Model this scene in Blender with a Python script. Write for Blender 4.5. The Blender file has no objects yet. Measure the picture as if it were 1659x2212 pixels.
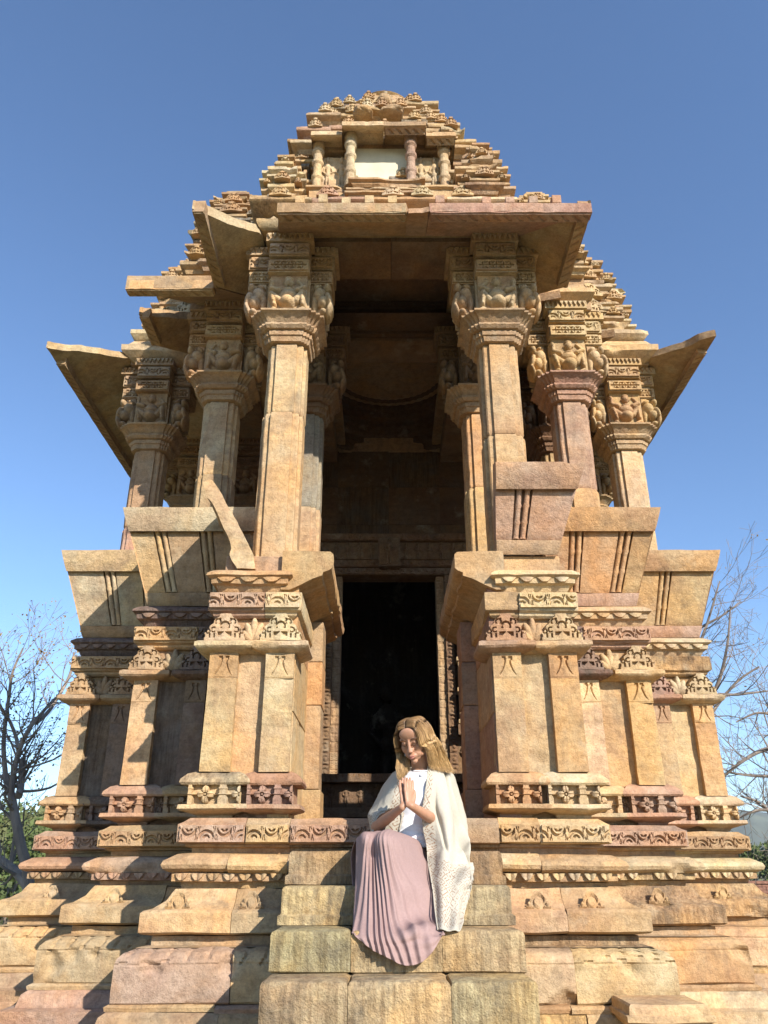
import bpy, math, random
import numpy as np
from mathutils import Vector, Matrix, Euler
# ------------------------------------------------------------------ camera, light
S = bpy.context.scene
FPX, TH = 786.0, math.radians(24.45)
cam_d = bpy.data.cameras.new('camera'); cam = bpy.data.objects.new('camera', cam_d)
S.collection.objects.link(cam); S.camera = cam
cam_d.sensor_fit = 'HORIZONTAL'; cam_d.sensor_width = 36; cam_d.lens = 36*FPX/768
cam_d.clip_start = .05; cam_d.clip_end = 9000
cam.location = (0, 0, 0); cam.rotation_euler = (math.radians(90)+TH, 0, 0)
SUN = Vector((.69, -1.0, .70)).normalized()
w = bpy.data.worlds.new('World'); S.world = w; w.use_nodes = True
nt = w.node_tree; bg = nt.nodes['Background']
sky = nt.nodes.new('ShaderNodeTexSky'); sky.sky_type = 'NISHITA'; sky.sun_disc = False
sky.sun_elevation = math.asin(SUN.z); sky.sun_rotation = math.atan2(SUN.x, SUN.y)
sky.altitude = 300; sky.air_density = 1.0; sky.dust_density = .15; sky.ozone_density = 5.0
nt.links.new(sky.outputs[0], bg.inputs[0]); bg.inputs[1].default_value = .148
sl = bpy.data.lights.new('sun', 'SUN'); so = bpy.data.objects.new('sun', sl); S.collection.objects.link(so)
sl.energy = 5.0; sl.angle = math.radians(.53); sl.color = (1, .94, .86)
so.rotation_euler = SUN.to_track_quat('Z', 'Y').to_euler(); so.location = (0, 0, 30)
S.view_settings.view_transform = 'Standard'; S.view_settings.look = 'None'
S.view_settings.exposure = 0.63; S.view_settings.gamma = 1; S.view_settings.use_curve_mapping = False
S.render.engine = 'CYCLES'; S.cycles.max_bounces = 5; S.cycles.diffuse_bounces = 2
# ------------------------------------------------------------------ helpers
rng = random.Random(7)
F0 = 1698.0; sn, cs = math.sin(TH), math.cos(TH)
def at(u, v, Y):
    q = (v-1106)/F0; dy = cs+q*sn
    return Vector(((u-829.5)/F0/dy*Y, Y, (sn-q*cs)/dy*Y))
def _h(ix, iy, iz, sd):
    n = (ix.astype(np.int64)*73856093) ^ (iy.astype(np.int64)*19349663) ^ (iz.astype(np.int64)*83492791) ^ (sd*2654435)
    n = (n ^ (n >> 13))*1274126177 & 0x7fffffff
    n = (n ^ (n >> 15))*1103515245 & 0x7fffffff
    return (n & 0xffff)/65535.0
def vnoise(x, y, z, sd=0):
    x, y, z = np.broadcast_arrays(np.asarray(x, float), np.asarray(y, float), np.asarray(z, float))
    ix, iy, iz = np.floor(x), np.floor(y), np.floor(z)
    fx, fy, fz = x-ix, y-iy, z-iz
    fx, fy, fz = [g*g*(3-2*g) for g in (fx, fy, fz)]
    r = 0
    for a in (0, 1):
        for b in (0, 1):
            for c in (0, 1):
                r = r + _h(ix+a, iy+b, iz+c, sd)*(fx if a else 1-fx)*(fy if b else 1-fy)*(fz if c else 1-fz)
    return r*2-1
def fbm(x, y, z, sd=0, o=3):
    r = 0; a = 1; f = 1
    for i in range(o):
        r = r+a*vnoise(x*f, y*f, z*f, sd+i*17); a *= .5; f *= 2.1
    return r/1.75
def sst(x, a, b):
    t = np.clip((x-a)/(b-a), 0, 1); return t*t*(3-2*t)
MAT = {}
def newobj(name, verts, faces, parent=None, mat='stone', col=None, smooth=True, ang=38):
    me = bpy.data.meshes.new(name)
    if isinstance(faces, np.ndarray): faces = faces.tolist()
    me.from_pydata(verts.tolist() if isinstance(verts, np.ndarray) else verts, [], faces)
    me.update()
    if smooth:
        me.polygons.foreach_set('use_smooth', [True]*len(me.polygons))
        me.set_sharp_from_angle(angle=math.radians(ang))
    o = bpy.data.objects.new(name, me); S.collection.objects.link(o)
    if mat: me.materials.append(MAT[mat] if isinstance(mat, str) else mat)
    if parent: o.parent = parent
    if col: o.color = (*col, 1)
    return o
def empty(name, loc=(0, 0, 0), parent=None, **kw):
    o = bpy.data.objects.new(name, None); S.collection.objects.link(o); o.location = loc
    o.empty_display_size = .1
    if parent: o.parent = parent
    for k, v in kw.items(): o[k] = v
    return o
def tag(o, label=None, category=None, group=None, kind=None):
    for k, v in (('label', label), ('category', category), ('group', group), ('kind', kind)):
        if v: o[k] = v
    return o
# stone colours (albedo)
OCH = (.51, .365, .205); PNK = (.45, .305, .22); CRM = (.57, .465, .30); ORG = (.50, .335, .18)
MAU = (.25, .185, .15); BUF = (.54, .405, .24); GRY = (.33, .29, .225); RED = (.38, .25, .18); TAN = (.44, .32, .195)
DRK = (.155, .10, .062); BLK = (.035, .026, .02); SHD = (.24, .16, .10)   # interior stone: shade of hall and sanctum put into the colour
def vary(c, a=.07):
    k = 1.06+rng.uniform(-a, a); return tuple(min(.8, ch*k*(1+rng.uniform(-.03, .03))) for ch in c)
seedc = [0]
def nseed(): seedc[0] += 1; return seedc[0]*7
def ringmesh(rings, cap=True, closed=True):
    n = len(rings[0]); V = np.concatenate(rings); F = []
    m = n if closed else n-1
    i = np.arange(m); j = (i+1) % n
    for k in range(len(rings)-1):
        a = k*n; b = a+n
        F.append(np.stack([a+i, a+j, b+j, b+i], 1))
    F = np.concatenate(F).tolist()
    if cap: F.append(list(range(n))[::-1]); F.append([(len(rings)-1)*n+i for i in range(n)])
    return V, F
def refine(prof, step):
    out = [prof[0]]
    for p, q in zip(prof[:-1], prof[1:]):
        d = math.hypot(q[0]-p[0], q[1]-p[1]); n = max(1, int(math.ceil(d/step)))
        for i in range(1, n+1): out.append((p[0]+(q[0]-p[0])*i/n, p[1]+(q[1]-p[1])*i/n))
    return out
def course(name, parent, xa, xb, yf, yb, prof, col, mL=False, mR=False, seg=.03, amp=.0035, chip=.02, mat='stone', gap=.0015, carve=None, pstep=.03, wob=0.):
    """one moulded stone: profile [(out, z)] bottom to top run along its front and mitred sides"""
    sd = nseed(); prof = refine(prof, pstep)
    if mat == 'stone' and (col in (MAU, GRY) or (xb-xa > .3 and rng.random() < .12)): mat = 'stone_worn'
    if xa > xb: xa, xb = xb, xa
    if not mL: xa += gap
    if not mR: xb -= gap
    nx = max(2, int((xb-xa)/seg)); ny = max(1, int((yb-yf)/.12))
    em = max(p[0] for p in prof); rings = []
    tx = np.linspace(0, 1, nx+1); ty = np.linspace(0, 1, ny+1)
    for e, z in prof:
        x0 = xa-(e if mL else 0); x1 = xb+(e if mR else 0); y0 = yf-e
        X = np.concatenate([np.full(ny, x0), x0+(x1-x0)*tx, np.full(ny, x1)])
        Y = np.concatenate([(yb+(y0-yb)*ty)[:-1], np.full(nx+1, y0), (y0+(yb-y0)*ty)[1:]])
        Z = np.full(len(X), float(z))
        n1 = fbm(X*9, Y*9, Z*9+sd, sd, 3)
        n2 = vnoise(X*4.5+sd, Y*4, Z*6, sd+3); n3 = vnoise(X*14+sd, Y*9, Z*14, sd+5)
        wq = np.clip((e-em+.05)/.05, 0, 1)
        ch = chip*np.clip(n2+.35*n3-.42, 0, 1)*1.6*wq
        d = amp*n1-ch+wob*fbm(X*2.6+sd, Y*2.6, Z*3.5, sd+13, 2)
        if carve is not None: d = d-carve(X, Z)
        lf = np.concatenate([np.ones(ny), np.zeros(nx+1), np.zeros(ny)])
        rt = lf[::-1]
        fr = np.concatenate([np.zeros(ny), np.ones(nx+1), np.zeros(ny)])
        if not mL: lf = lf*.25
        if not mR: rt = rt*.25
        X = X-lf*d+rt*d; Y = Y-fr*d
        Z = Z+amp*.8*vnoise(X*5+sd, Y*5, Z*3, sd+9)
        rings.append(np.stack([X, Y, Z], 1))
    V, F = ringmesh(rings)
    return newobj(name, V, F, parent, mat, vary(col), ang=32)
def relief(name, parent, org, ax, out, w, h, fn, res=.006, back=.03, col=OCH, up=(0, 0, 1), cut=None, mat='stone', amp=.0015):
    ns = max(3, int(w/res)); ntt = max(3, int(h/res)); sd = nseed()
    s, t = np.meshgrid(np.linspace(0, w, ns+1), np.linspace(0, h, ntt+1))
    H = fn(s, t)
    keep = np.ones_like(H, bool)
    if cut is not None: keep = H > cut
    H = H+amp*fbm(s*40+sd, t*40, s*0, sd, 2)
    A, U, O = [np.array(v, float) for v in (ax, up, out)]
    P = np.array(org, float)+s[..., None]*A+t[..., None]*U+H[..., None]*O
    idx = np.arange(s.size).reshape(s.shape)
    q = np.stack([idx[:-1, :-1], idx[:-1, 1:], idx[1:, 1:], idx[1:, :-1]], -1)
    kq = keep[:-1, :-1] & keep[:-1, 1:] & keep[1:, 1:] & keep[1:, :-1]
    Fa = q[kq]
    if len(Fa) == 0: return None
    e = np.concatenate([Fa[:, [0, 1]], Fa[:, [1, 2]], Fa[:, [2, 3]], Fa[:, [3, 0]]])
    key = np.sort(e, 1); kk = key[:, 0]*10**7+key[:, 1]
    u_, inv, cnt = np.unique(kk, return_inverse=True, return_counts=True)
    be = e[cnt[inv.ravel()] == 1]
    V = P.reshape(-1, 3)
    bv = np.unique(be); mp = {int(b): len(V)+i for i, b in enumerate(bv)}
    base = np.array(org, float)+s.reshape(-1)[bv, None]*A+t.reshape(-1)[bv, None]*U-back*O
    V = np.concatenate([V, base])
    F = Fa.tolist()+[[int(b), int(a), mp[int(a)], mp[int(b)]] for a, b in be]
    used = np.unique(np.array(F)); rm = np.full(len(V), -1); rm[used] = np.arange(len(used))
    V = V[used]; F = rm[np.array(F)]
    if np.dot(np.cross(A, U), O) < 0: F = F[:, ::-1]
    return newobj(name, V, F, parent, mat, vary(col, .03), ang=50)
def box(name, parent, x0, x1, y0, y1, z0, z1, col=OCH, amp=.003, seg=.06, chip=.012, mat='stone', bev=.006):
    pr = [(-bev, z0), (0, z0+bev), (0, z1-bev), (-bev, z1)]
    if x0 > x1: x0, x1 = x1, x0
    return course(name, parent, x0, x1, y0, y1, pr, col, True, True, seg, amp, chip, mat)
def lathe(name, parent, c, prof, n=12, col=OCH, mat='stone', axis=None, **k):
    rings = []
    a = np.arange(n)*2*math.pi/n
    M = Matrix.Identity(3) if axis is None else Vector((0, 0, 1)).rotation_difference(Vector(axis)).to_matrix()
    M = np.array(M)
    for r, z in prof:
        p = np.stack([r*np.cos(a), r*np.sin(a), np.full(n, z)], 1)
        rings.append(p @ M.T+np.array(c))
    V, F = ringmesh(rings)
    return newobj(name, V, F, parent, mat, vary(col), ang=24)
# ---- carved patterns (heights in metres; s along, t up)
def arc(s, t, cx, cy, r, wd, lo=None):
    d = np.hypot(s-cx, t-cy); m = np.clip((wd-np.abs(d-r))/.004, 0, 1)
    if lo is not None:
        m = m*sst(t, lo, lo+.02)
    return m
def f_scroll(H, off=0, dep=.026):
    def fn(s, t):
        P = 1.12*H; m = np.zeros_like(s)
        k = np.floor((s+off)/P); ls = (s+off)-(k+.5)*P
        tt = np.where(k % 2 == 0, t, H-t)
        d = np.hypot(ls, tt-.2*H)
        ang = np.clip((tt-.16*H)/(.3*H), 0, 1)
        m = np.maximum(m, np.clip((.085*H*ang+.014*H-np.abs(d-.43*H))/.003, 0, 1)*(tt > .14*H))
        m = np.maximum(m, np.clip((.065*H-np.abs(d-.17*H))/.003, 0, 1)*(tt > .24*H))
        sgn = np.where(k % 2 == 0, 1, -1)
        for q in (.42, .52):
            for g in (-1, 1):
                c = g*(q*P-.16*H*(tt/H-.5)**2*2)
                m = np.maximum(m, .8*np.clip((.03*H-np.abs(ls-c))/.003, 0, 1)*(tt > (.55 if q < .45 else .18)*H)*(tt < .88*H))
        edge = (t > .1*H) & (t < .9*H)
        return -dep*m*edge
    return fn
def f_petals(w, h, n, dep=.01, pw=.6):
    def fn(s, t):
        c = (s/w*n) % 1-.5
        return -dep*(np.abs(c)*2)**2-.5*dep*(1-t/h)
    return fn
def f_teeth(w, h, n, dep=.02):
    def fn(s, t):
        c = np.abs((s/w*n) % 1-.5)*2
        return np.where(t/h > .25+.75*c, 0, -dep)-.0*s
    return fn
def f_leaves(w, h, n, dep=.014):
    def fn(s, t):
        k = w/n; y = t/h
        ls = (s+.5*k*(1-y)**2*.9) % k
        m = np.clip((.013*(.3+y)-np.abs(ls-k*.5))/.006, 0, 1)*(y > .06)*(y < .96)
        return -dep*m-.004*((ls/k-.5)*2)**2
    return fn
def f_rope(w, h, dep=.01):
    def fn(s, t):
        return -dep*np.clip(np.sin((s-.9*t)/(h*.55)*2*math.pi*.5)*3-1.2, 0, 1)*(t > .2*h)*(t < .9*h)
    return fn
def f_bracketband(w, h, dep=.01):
    def fn(s, t):
        m = np.zeros_like(s); n = 4; x = (s-.14*w)/(.72*w)*n; y = t/h
        ls = x % 1-.5; ins = (x > 0) & (x < n)
        m = np.maximum(m, (np.abs(y-.5) < .05)*(s > .05*w)*(s < .95*w))
        m = np.maximum(m, ((np.abs(ls) < (y-.62)*1.6) & (y < .84))*ins)
        m = np.maximum(m, ((np.abs(ls) < (.38-y)*1.6) & (y > .16))*ins)
        m = np.maximum(m, ((np.abs(ls) > .45) & (np.abs(y-.5) < .3))*ins)
        return -dep*m
    return fn
def f_rosette(w, h, n=1, dep=.05, half=False):
    def fn(s, t):
        cw = w/(n+.5) if half else w/n
        k = np.floor(s/cw); x = (s-k*cw)/cw-.5; y = t/h-.5; ar = cw/h
        H_ = np.full_like(s, -dep)
        # posts with little collars
        px = .5-np.abs(x); pw = .10+.045*np.clip((-y-.05)*6, 0, 1)+.02*(np.abs(y-.32) < .05)+.02*(np.abs(y+.0) < .04)
        H_ = np.where(px < pw, -.006+.008*(np.abs(y-.02) < .04)+.006*(np.abs(y-.32) < .05), H_)
        X = x*ar; r = np.hypot(X, y); th = np.arctan2(y, X)
        R = min(.5*cw/h*.80, .47)
        pet = R*(.30+.70*np.abs(np.cos(2*th))**.7)
        inside = r < pet
        hh = -.012+.016*np.clip(1-(r-.22)**2/.06, 0, 1)-.008*(np.abs(np.sin(2*th)) < .09)*(r > .1)
        hh = np.where(r < .07, .004, hh); hh = np.where(np.abs(r-.085) < .018, -.022, hh)
        H_ = np.where(inside, np.maximum(H_, hh), H_)
        H_ = np.where((np.abs(y) < .035) & (np.abs(x) > .25), np.maximum(H_, -.012), H_)
        return H_
    return fn
def f_pedi(w, h):
    def fn(s, t):
        x = (s-w/2)/h; y = t/h; W = w/2/h
        sil = W*np.where(y < .25, 1., np.where(y < .75, 1-(y-.25)*.9, .55-(y-.75)*1.2))+.03*np.sin(y*26)
        H_ = np.where(np.abs(x) < sil, .03-.018*np.abs(x)/W, -1.)
        m = arc(x, y, 0, .53, .155, .035)*(y > .46)
        m = np.maximum(m, (np.abs(x) < .25)*(np.abs(x) > .03+.9*(.31-y))*(y > .16)*(y < .31))
        for c, r in ((.42, .09), (.64, .07)):
            m = np.maximum(m, arc(np.abs(x), y, c*W*1.3, .40-.25*(c-.42), r, .022)*(np.abs(x) > c*W*1.1))
        m = np.maximum(m, arc(np.abs(x), y, .27, .7, .1, .025)*(y > .62))
        m = np.maximum(m, (np.abs(np.abs(x)-.38) < .035)*(y > .10)*(y < .26))
        m = np.maximum(m, (np.abs(np.abs(x)-.56) < .03)*(y > .10)*(y < .26))
        m = np.maximum(m, (np.abs(np.abs(x)-.19) < .025)*(y > .72)*(y < .84))
        return H_-.026*np.clip(m, 0, 1)*(y > .08)
    return fn
def f_lotus(w, h):
    def fn(s, t):
        x = (s-w/2)/(w/2); y = t/h; H_ = np.full_like(s, -1.)
        for a, L in ((-1.05, .78), (-.55, .9), (0, 1.), (.55, .9), (1.05, .78)):
            ca, sa = math.cos(a), math.sin(a)
            u_ = x*.8*ca-(y-.05)*sa; v_ = x*.8*sa+(y-.05)*ca
            q = (u_/.2)**2+((v_-.5*L)/(.5*L))**2
            H_ = np.maximum(H_, np.where(q < 1, .005+.035*np.sqrt(np.clip(1-q, 0, 1)), -1))
        return H_
    return fn
def f_tmot(w, h, dep=.012):
    def fn(s, t):
        x = np.abs(s-w/2)/(w/2); y = t/h
        c = .16+.62*(1-np.clip(y, 0, .85))**2.2
        m = np.clip((.085*(.4+y)-np.abs(x-c))/.05, 0, 1)*(y > .08)*(y < .86)
        m = np.maximum(m, ((x > .12)*(x < .42)*(np.abs(y-.86) < .07)))
        return -dep*m
    return fn
def blobs(L):
    def fn(s, t):
        H_ = np.full_like(s, -1.)
        for cx, cy, rx, ry, rz, a in L:
            ca, sa = math.cos(a), math.sin(a)
            dx = s-cx; dy = t-cy; u_ = (dx*ca+dy*sa)/rx; v_ = (-dx*sa+dy*ca)/ry
            q = u_*u_+v_*v_
            H_ = np.maximum(H_, np.where(q < 1, rz*np.sqrt(np.clip(1-q, 0, 1)), -1))
        return H_
    return fn
def dwarf(w, h, mir=1, flat=1.):
    k = w/585.; L = []
    def b(x, y, rx, ry, rz, a=0):
        L.append((w/2+mir*(x-770)*k, (1080-y)*k*h/(460*k), rx*k, ry*k, rz*k*flat, -a*mir))
    def limb(x0, y0, x1, y1, r0, r1, z):
        n = 6
        for i in range(n+1):
            f = i/n; b(x0+(x1-x0)*f, y0+(y1-y0)*f, r0+(r1-r0)*f, r0+(r1-r0)*f, z)
    b(770, 705, 78, 82, 150); b(770, 660, 80, 42, 140); b(770, 715, 16, 22, 168)
    b(700, 715, 14, 26, 110); b(842, 715, 14, 26, 110)
    for e in (-30, 30): b(770+e, 698, 17, 9, 158)
    b(770, 752, 26, 9, 150)
    b(772, 850, 135, 95, 150); b(776, 945, 118, 98, 205)
    b(770, 795, 90, 40, 140)
    limb(640, 790, 545, 760, 50, 42, 120); limb(545, 760, 640, 690, 42, 36, 110); b(625, 650, 42, 34, 95)
    limb(905, 790, 1010, 770, 50, 42, 120); limb(1010, 770, 1000, 690, 42, 40, 110); b(1015, 660, 45, 38, 95)
    limb(660, 920, 575, 830, 62, 56, 130); limb(575, 830, 560, 980, 54, 40, 140); limb(560, 1030, 620, 1050, 42, 36, 110); b(540, 1040, 60, 34, 110)
    limb(890, 920, 1000, 850, 62, 56, 130); limb(1000, 850, 955, 985, 54, 40, 140); b(960, 1035, 56, 38, 120); b(1010, 1055, 40, 28, 95)
    f = blobs(L)
    def fn(s, t):
        H_ = f(s, t)
        for cx, cy, r, wd in ((776, 960, 26, 6),):
            pass
        H_ = np.where((np.abs(t-(1080-955)*k*h/(460*k)) < .006) & (H_ > 0) & (np.abs(s-w/2) > .28*w), H_-.006, H_)
        return np.maximum(H_, .0)
    return fn
def standing(w, h, n=1, tw=1):
    """n standing carved figures side by side"""
    L = []
    for i in range(n):
        c = w*(i+.5)/n; q = min(w/n, h*.45); sw = .06*q*(1 if i % 2 else -1)*tw
        def b(x, y, rx, ry, rz, a=0): L.append((c+x*q, y*h, rx*q, ry*h, rz*q, a))
        b(0+sw, .9, .14, .08, .2); b(0+sw, .965, .09, .04, .15); b(sw*.5, .70, .22, .12, .2)
        b(-sw*.5, .58, .15, .1, .17); b(-sw, .49, .22, .08, .21)
        for g in (-1, 1):
            b(g*.10-sw, .34, .105, .15, .18, g*.06); b(g*.09-sw, .13, .08, .14, .15); b(g*.11-sw, .02, .09, .03, .18)
            b(g*.27, .66, .07, .1, .13, g*.3); b(g*.25, .53, .06, .1, .16, -g*.8)
    f = blobs(L)
    return lambda s, t: np.maximum(f(s, t), 0)
def f_busy(px, pz, dep=.02, sd=3):
    def fn(s, t):
        a = np.sin(s/px*math.pi)**2; b = np.abs(((t/pz) % 1)-.5)*2
        n = vnoise(s/px*2.2, t/pz*2.2, s*0, sd)
        r = np.hypot(((s/px) % 1)-.5, (((t/pz) % 1)-.5)*pz/px)
        return dep*(a*(.4+.6*(b < .8))*(.55+.45*np.sin(r*16))+.5*n)-dep*.6*(b > .88)
    return fn
# ------------------------------------------------------------------ materials
def nodes(name):
    m = bpy.data.materials.new(name); m.use_nodes = True; t = m.node_tree
    b = t.nodes['Principled BSDF']; MAT[name] = m
    def N(ty, **k):
        n = t.nodes.new(ty)
        for a, v in k.items():
            if a.startswith('i_'): n.inputs[a[2:]].default_value = v
            else: setattr(n, a, v)
        return n
    return m, t, b, N
def ramp(N, t, src, pts):
    r = N('ShaderNodeValToRGB'); e = r.color_ramp.elements
    while len(e) < len(pts): e.new(.5)
    for el, (p, c) in zip(e, pts): el.position = p; el.color = (*c, 1) if len(c) == 3 else c
    t.links.new(src, r.inputs[0]); return r.outputs[0]
def mixc(N, t, fac, a, b, mode='MIX'):
    n = N('ShaderNodeMix', data_type='RGBA', blend_type=mode)
    for s_, v in ((0, fac), (6, a), (7, b)):
        if hasattr(v, 'node'): t.links.new(v, n.inputs[s_])
        else: n.inputs[s_].default_value = v if s_ == 0 else (*v, 1)
    return n.outputs[2]
def noise(N, t, vec, sc, det=3, rough=.55, mapsc=None, dist=0):
    if mapsc:
        mp = N('ShaderNodeMapping'); mp.inputs['Scale'].default_value = mapsc; t.links.new(vec, mp.inputs[0]); vec = mp.outputs[0]
    n = N('ShaderNodeTexNoise'); n.inputs['Scale'].default_value = sc; n.inputs['Detail'].default_value = det
    n.inputs['Roughness'].default_value = rough; n.inputs['Distortion'].default_value = dist
    t.links.new(vec, n.inputs['Vector']); return n.outputs['Fac']
def stone_mat(name, streak=.25, lichen=.3, bump=.5):
    m, t, b, N = nodes(name)
    g = N('ShaderNodeNewGeometry'); oi = N('ShaderNodeObjectInfo')
    ad = N('ShaderNodeVectorMath', operation='MULTIPLY_ADD')
    cb = N('ShaderNodeCombineXYZ')
    for i in range(3): t.links.new(oi.outputs['Random'], cb.inputs[i])
    t.links.new(cb.outputs[0], ad.inputs[0]); ad.inputs[1].default_value = (37, 53, 71); t.links.new(g.outputs['Position'], ad.inputs[2])
    v = ad.outputs[0]
    base = oi.outputs['Color']
    n1 = noise(N, t, v, 2.3, 4, .6, dist=.4)
    c = mixc(N, t, ramp(N, t, n1, [(.40, (0, 0, 0)), (.60, (1, 1, 1))]), base, mixc(N, t, 1, base, (1.10, .94, .76), 'MULTIPLY'))
    n2 = noise(N, t, v, 1.3, 5, .65, dist=.8)
    c = mixc(N, t, ramp(N, t, n2, [(.47, (0, 0, 0)), (.62, (.75, .75, .75))]), c, mixc(N, t, 1, base, (.76, .64, .62), 'MULTIPLY'))
    # bedding lines
    n3 = noise(N, t, v, 2, 5, .65, (1, 1, 9), .8)
    c = mixc(N, t, .26, c, ramp(N, t, n3, [(.3, (.33, .33, .33)), (.62, (1, 1, 1))]), 'MULTIPLY')
    # fine grain
    n4 = noise(N, t, v, 62, 5, .75)
    c = mixc(N, t, .42, c, ramp(N, t, n4, [(.33, (.42, .39, .35)), (.50, (.98, .97, .96)), (.68, (1.18, 1.16, 1.12))]), 'MULTIPLY')
    n8 = noise(N, t, v, 17, 5, .7)
    c = mixc(N, t, .5, c, ramp(N, t, n8, [(.34, (.60, .56, .50)), (.56, (1.08, 1.08, 1.06))]), 'MULTIPLY')
    # grey lichen and rain streaks
    n5 = noise(N, t, v, 3.2, 6, .72, dist=.5)
    c = mixc(N, t, ramp(N, t, n5, [(.60-.18*lichen, (0, 0, 0)), (.74-.1*lichen, (.75*lichen+.2,)*3)]), c, (.10, .085, .07))
    n6 = noise(N, t, v, 9, 6, .75, (1, 1, .13))
    c = mixc(N, t, ramp(N, t, n6, [(.50, (0, 0, 0)), (.68, (streak,)*3)]), c, (.12, .10, .075))
    if streak > .5:
        n9 = noise(N, t, v, 38, 4, .7, (1, 1, .07))
        c = mixc(N, t, .6, c, ramp(N, t, n9, [(.36, (.45, .40, .34)), (.56, (1.08, 1.08, 1.04))]), 'MULTIPLY')
        n10 = noise(N, t, v, 4, 6, .75, (1, 1, .5), .6)
        c = mixc(N, t, ramp(N, t, n10, [(.50, (0, 0, 0)), (.68, (.45, .45, .45))]), c, (.12, .10, .075))
    n7 = noise(N, t, v, 2.6, 5, .7)
    c = mixc(N, t, ramp(N, t, n7, [(.58, (0, 0, 0)), (.74, (.45, .45, .45))]), c, mixc(N, t, .5, base, (.66, .60, .44)))
    t.links.new(c, b.inputs['Base Color'])
    b.inputs['Roughness'].default_value = .93; b.inputs['Specular IOR Level'].default_value = .15
    h1 = noise(N, t, v, 26, 6, .72); h2 = noise(N, t, v, 5, 5, .62); h3 = noise(N, t, v, 120, 2, .6)
    ma = N('ShaderNodeMath', operation='MULTIPLY_ADD'); t.links.new(h2, ma.inputs[0]); ma.inputs[1].default_value = 1.6; t.links.new(h1, ma.inputs[2])
    mb = N('ShaderNodeMath', operation='MULTIPLY_ADD'); t.links.new(h3, mb.inputs[0]); mb.inputs[1].default_value = .35; t.links.new(ma.outputs[0], mb.inputs[2])
    bp = N('ShaderNodeBump'); bp.inputs['Strength'].default_value = bump; bp.inputs['Distance'].default_value = .028
    t.links.new(mb.outputs[0], bp.inputs['Height']); t.links.new(bp.outputs[0], b.inputs['Normal'])
stone_mat('stone'); stone_mat('stone_worn', .55, .6, .7)
def plain(name, col, rough=.8, var=.25, sc=20, bump=.0, spec=.3, sss=0, mapsc=None):
    m, t, b, N = nodes(name)
    g = N('ShaderNodeNewGeometry'); v = g.outputs['Position']
    n = noise(N, t, v, sc, 4, .6, mapsc)
    c = mixc(N, t, ramp(N, t, n, [(.3, (0, 0, 0)), (.7, (1, 1, 1))]), tuple(x*(1-var) for x in col), tuple(min(1, x*(1+var)) for x in col))
    t.links.new(c, b.inputs['Base Color']); b.inputs['Roughness'].default_value = rough
    b.inputs['Specular IOR Level'].default_value = spec
    if sss: b.inputs['Subsurface Weight'].default_value = sss; b.inputs['Subsurface Radius'].default_value = (.02, .008, .004); b.inputs['Subsurface Scale'].default_value = .3
    if bump:
        bp = N('ShaderNodeBump'); bp.inputs['Strength'].default_value = bump; bp.inputs['Distance'].default_value = .004
        t.links.new(n, bp.inputs['Height']); t.links.new(bp.outputs[0], b.inputs['Normal'])
    return m
plain('skin', (.43, .225, .135), .5, .09, 25, .1, .4, .12)
plain('lips', (.42, .17, .13), .45, .1, 40)
plain('brow', (.11, .06, .035), .8, .1, 40)
plain('tshirt', (.80, .80, .82), .85, .03, 60, .25)
plain('skirt', (.32, .212, .19), .75, .07, 90, .25, .3)
plain('silver', (.55, .55, .58), .3, .05, 50)
plain('bark', (.25, .20, .16), .9, .4, 6, .5, mapsc=(1, 1, .3))
plain('leaf_dry', (.25, .17, .06), .7, .5, 3)
plain('leaf_green', (.075, .10, .028), .7, .5, 2.0)
plain('leaf_olive', (.12, .13, .05), .7, .45, 2.0)
plain('hill', (.085, .095, .06), .95, .45, .02)
plain('plaster', (.62, .55, .38), .9, .12, 6, .3)
plain('brick', (.24, .12, .08), .95, .35, 9, .4)
plain('iron', (.06, .06, .06), .6, .2, 30)
m, t, b, N = nodes('hair')
hi = N('ShaderNodeAttribute', attribute_name='tone'); hg = N('ShaderNodeNewGeometry')
hn = noise(N, t, hg.outputs['Position'], 160, 2, .6, (1, 1, .25))
hc = ramp(N, t, hi.outputs['Fac'], [(0, (.045, .025, .012)), (.4, (.27, .15, .06)), (1, (.74, .48, .21))])
t.links.new(mixc(N, t, .5, hc, ramp(N, t, hn, [(.3, (.5, .5, .5)), (.7, (1.3, 1.3, 1.3))]), 'MULTIPLY'), b.inputs['Base Color'])
b.inputs['Roughness'].default_value = .42; b.inputs['Specular IOR Level'].default_value = .45
# block-printed cotton shawl: cream cloth, brown print kept to the borders (uv.x runs in from the edge, attribute 'band' marks them)
m, t, b, N = nodes('shawl')
uv = N('ShaderNodeUVMap'); uv.uv_map = 'UVMap'; at_ = N('ShaderNodeAttribute', attribute_name='band'); g = N('ShaderNodeNewGeometry')
slub = noise(N, t, g.outputs['Position'], 90, 3, .7)
base = mixc(N, t, slub, (.40, .36, .28), (.52, .475, .385))
vor = N('ShaderNodeTexVoronoi', feature='DISTANCE_TO_EDGE', distance='MANHATTAN'); vor.inputs['Scale'].default_value = 24; vor.inputs['Randomness'].default_value = .35
t.links.new(uv.outputs[0], vor.inputs[0])
wv = N('ShaderNodeTexWave', wave_type='RINGS', rings_direction='SPHERICAL'); wv.inputs['Scale'].default_value = 9; wv.inputs['Distortion'].default_value = 2.5
v2 = N('ShaderNodeTexVoronoi', feature='F1', distance='MANHATTAN'); v2.inputs['Scale'].default_value = 15; v2.inputs['Randomness'].default_value = .45
t.links.new(uv.outputs[0], v2.inputs[0])
sn_ = N('ShaderNodeMath', operation='SINE'); mu = N('ShaderNodeMath', operation='MULTIPLY'); mu.inputs[1].default_value = 17
t.links.new(v2.outputs['Distance'], mu.inputs[0]); t.links.new(mu.outputs[0], sn_.inputs[0])
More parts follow.
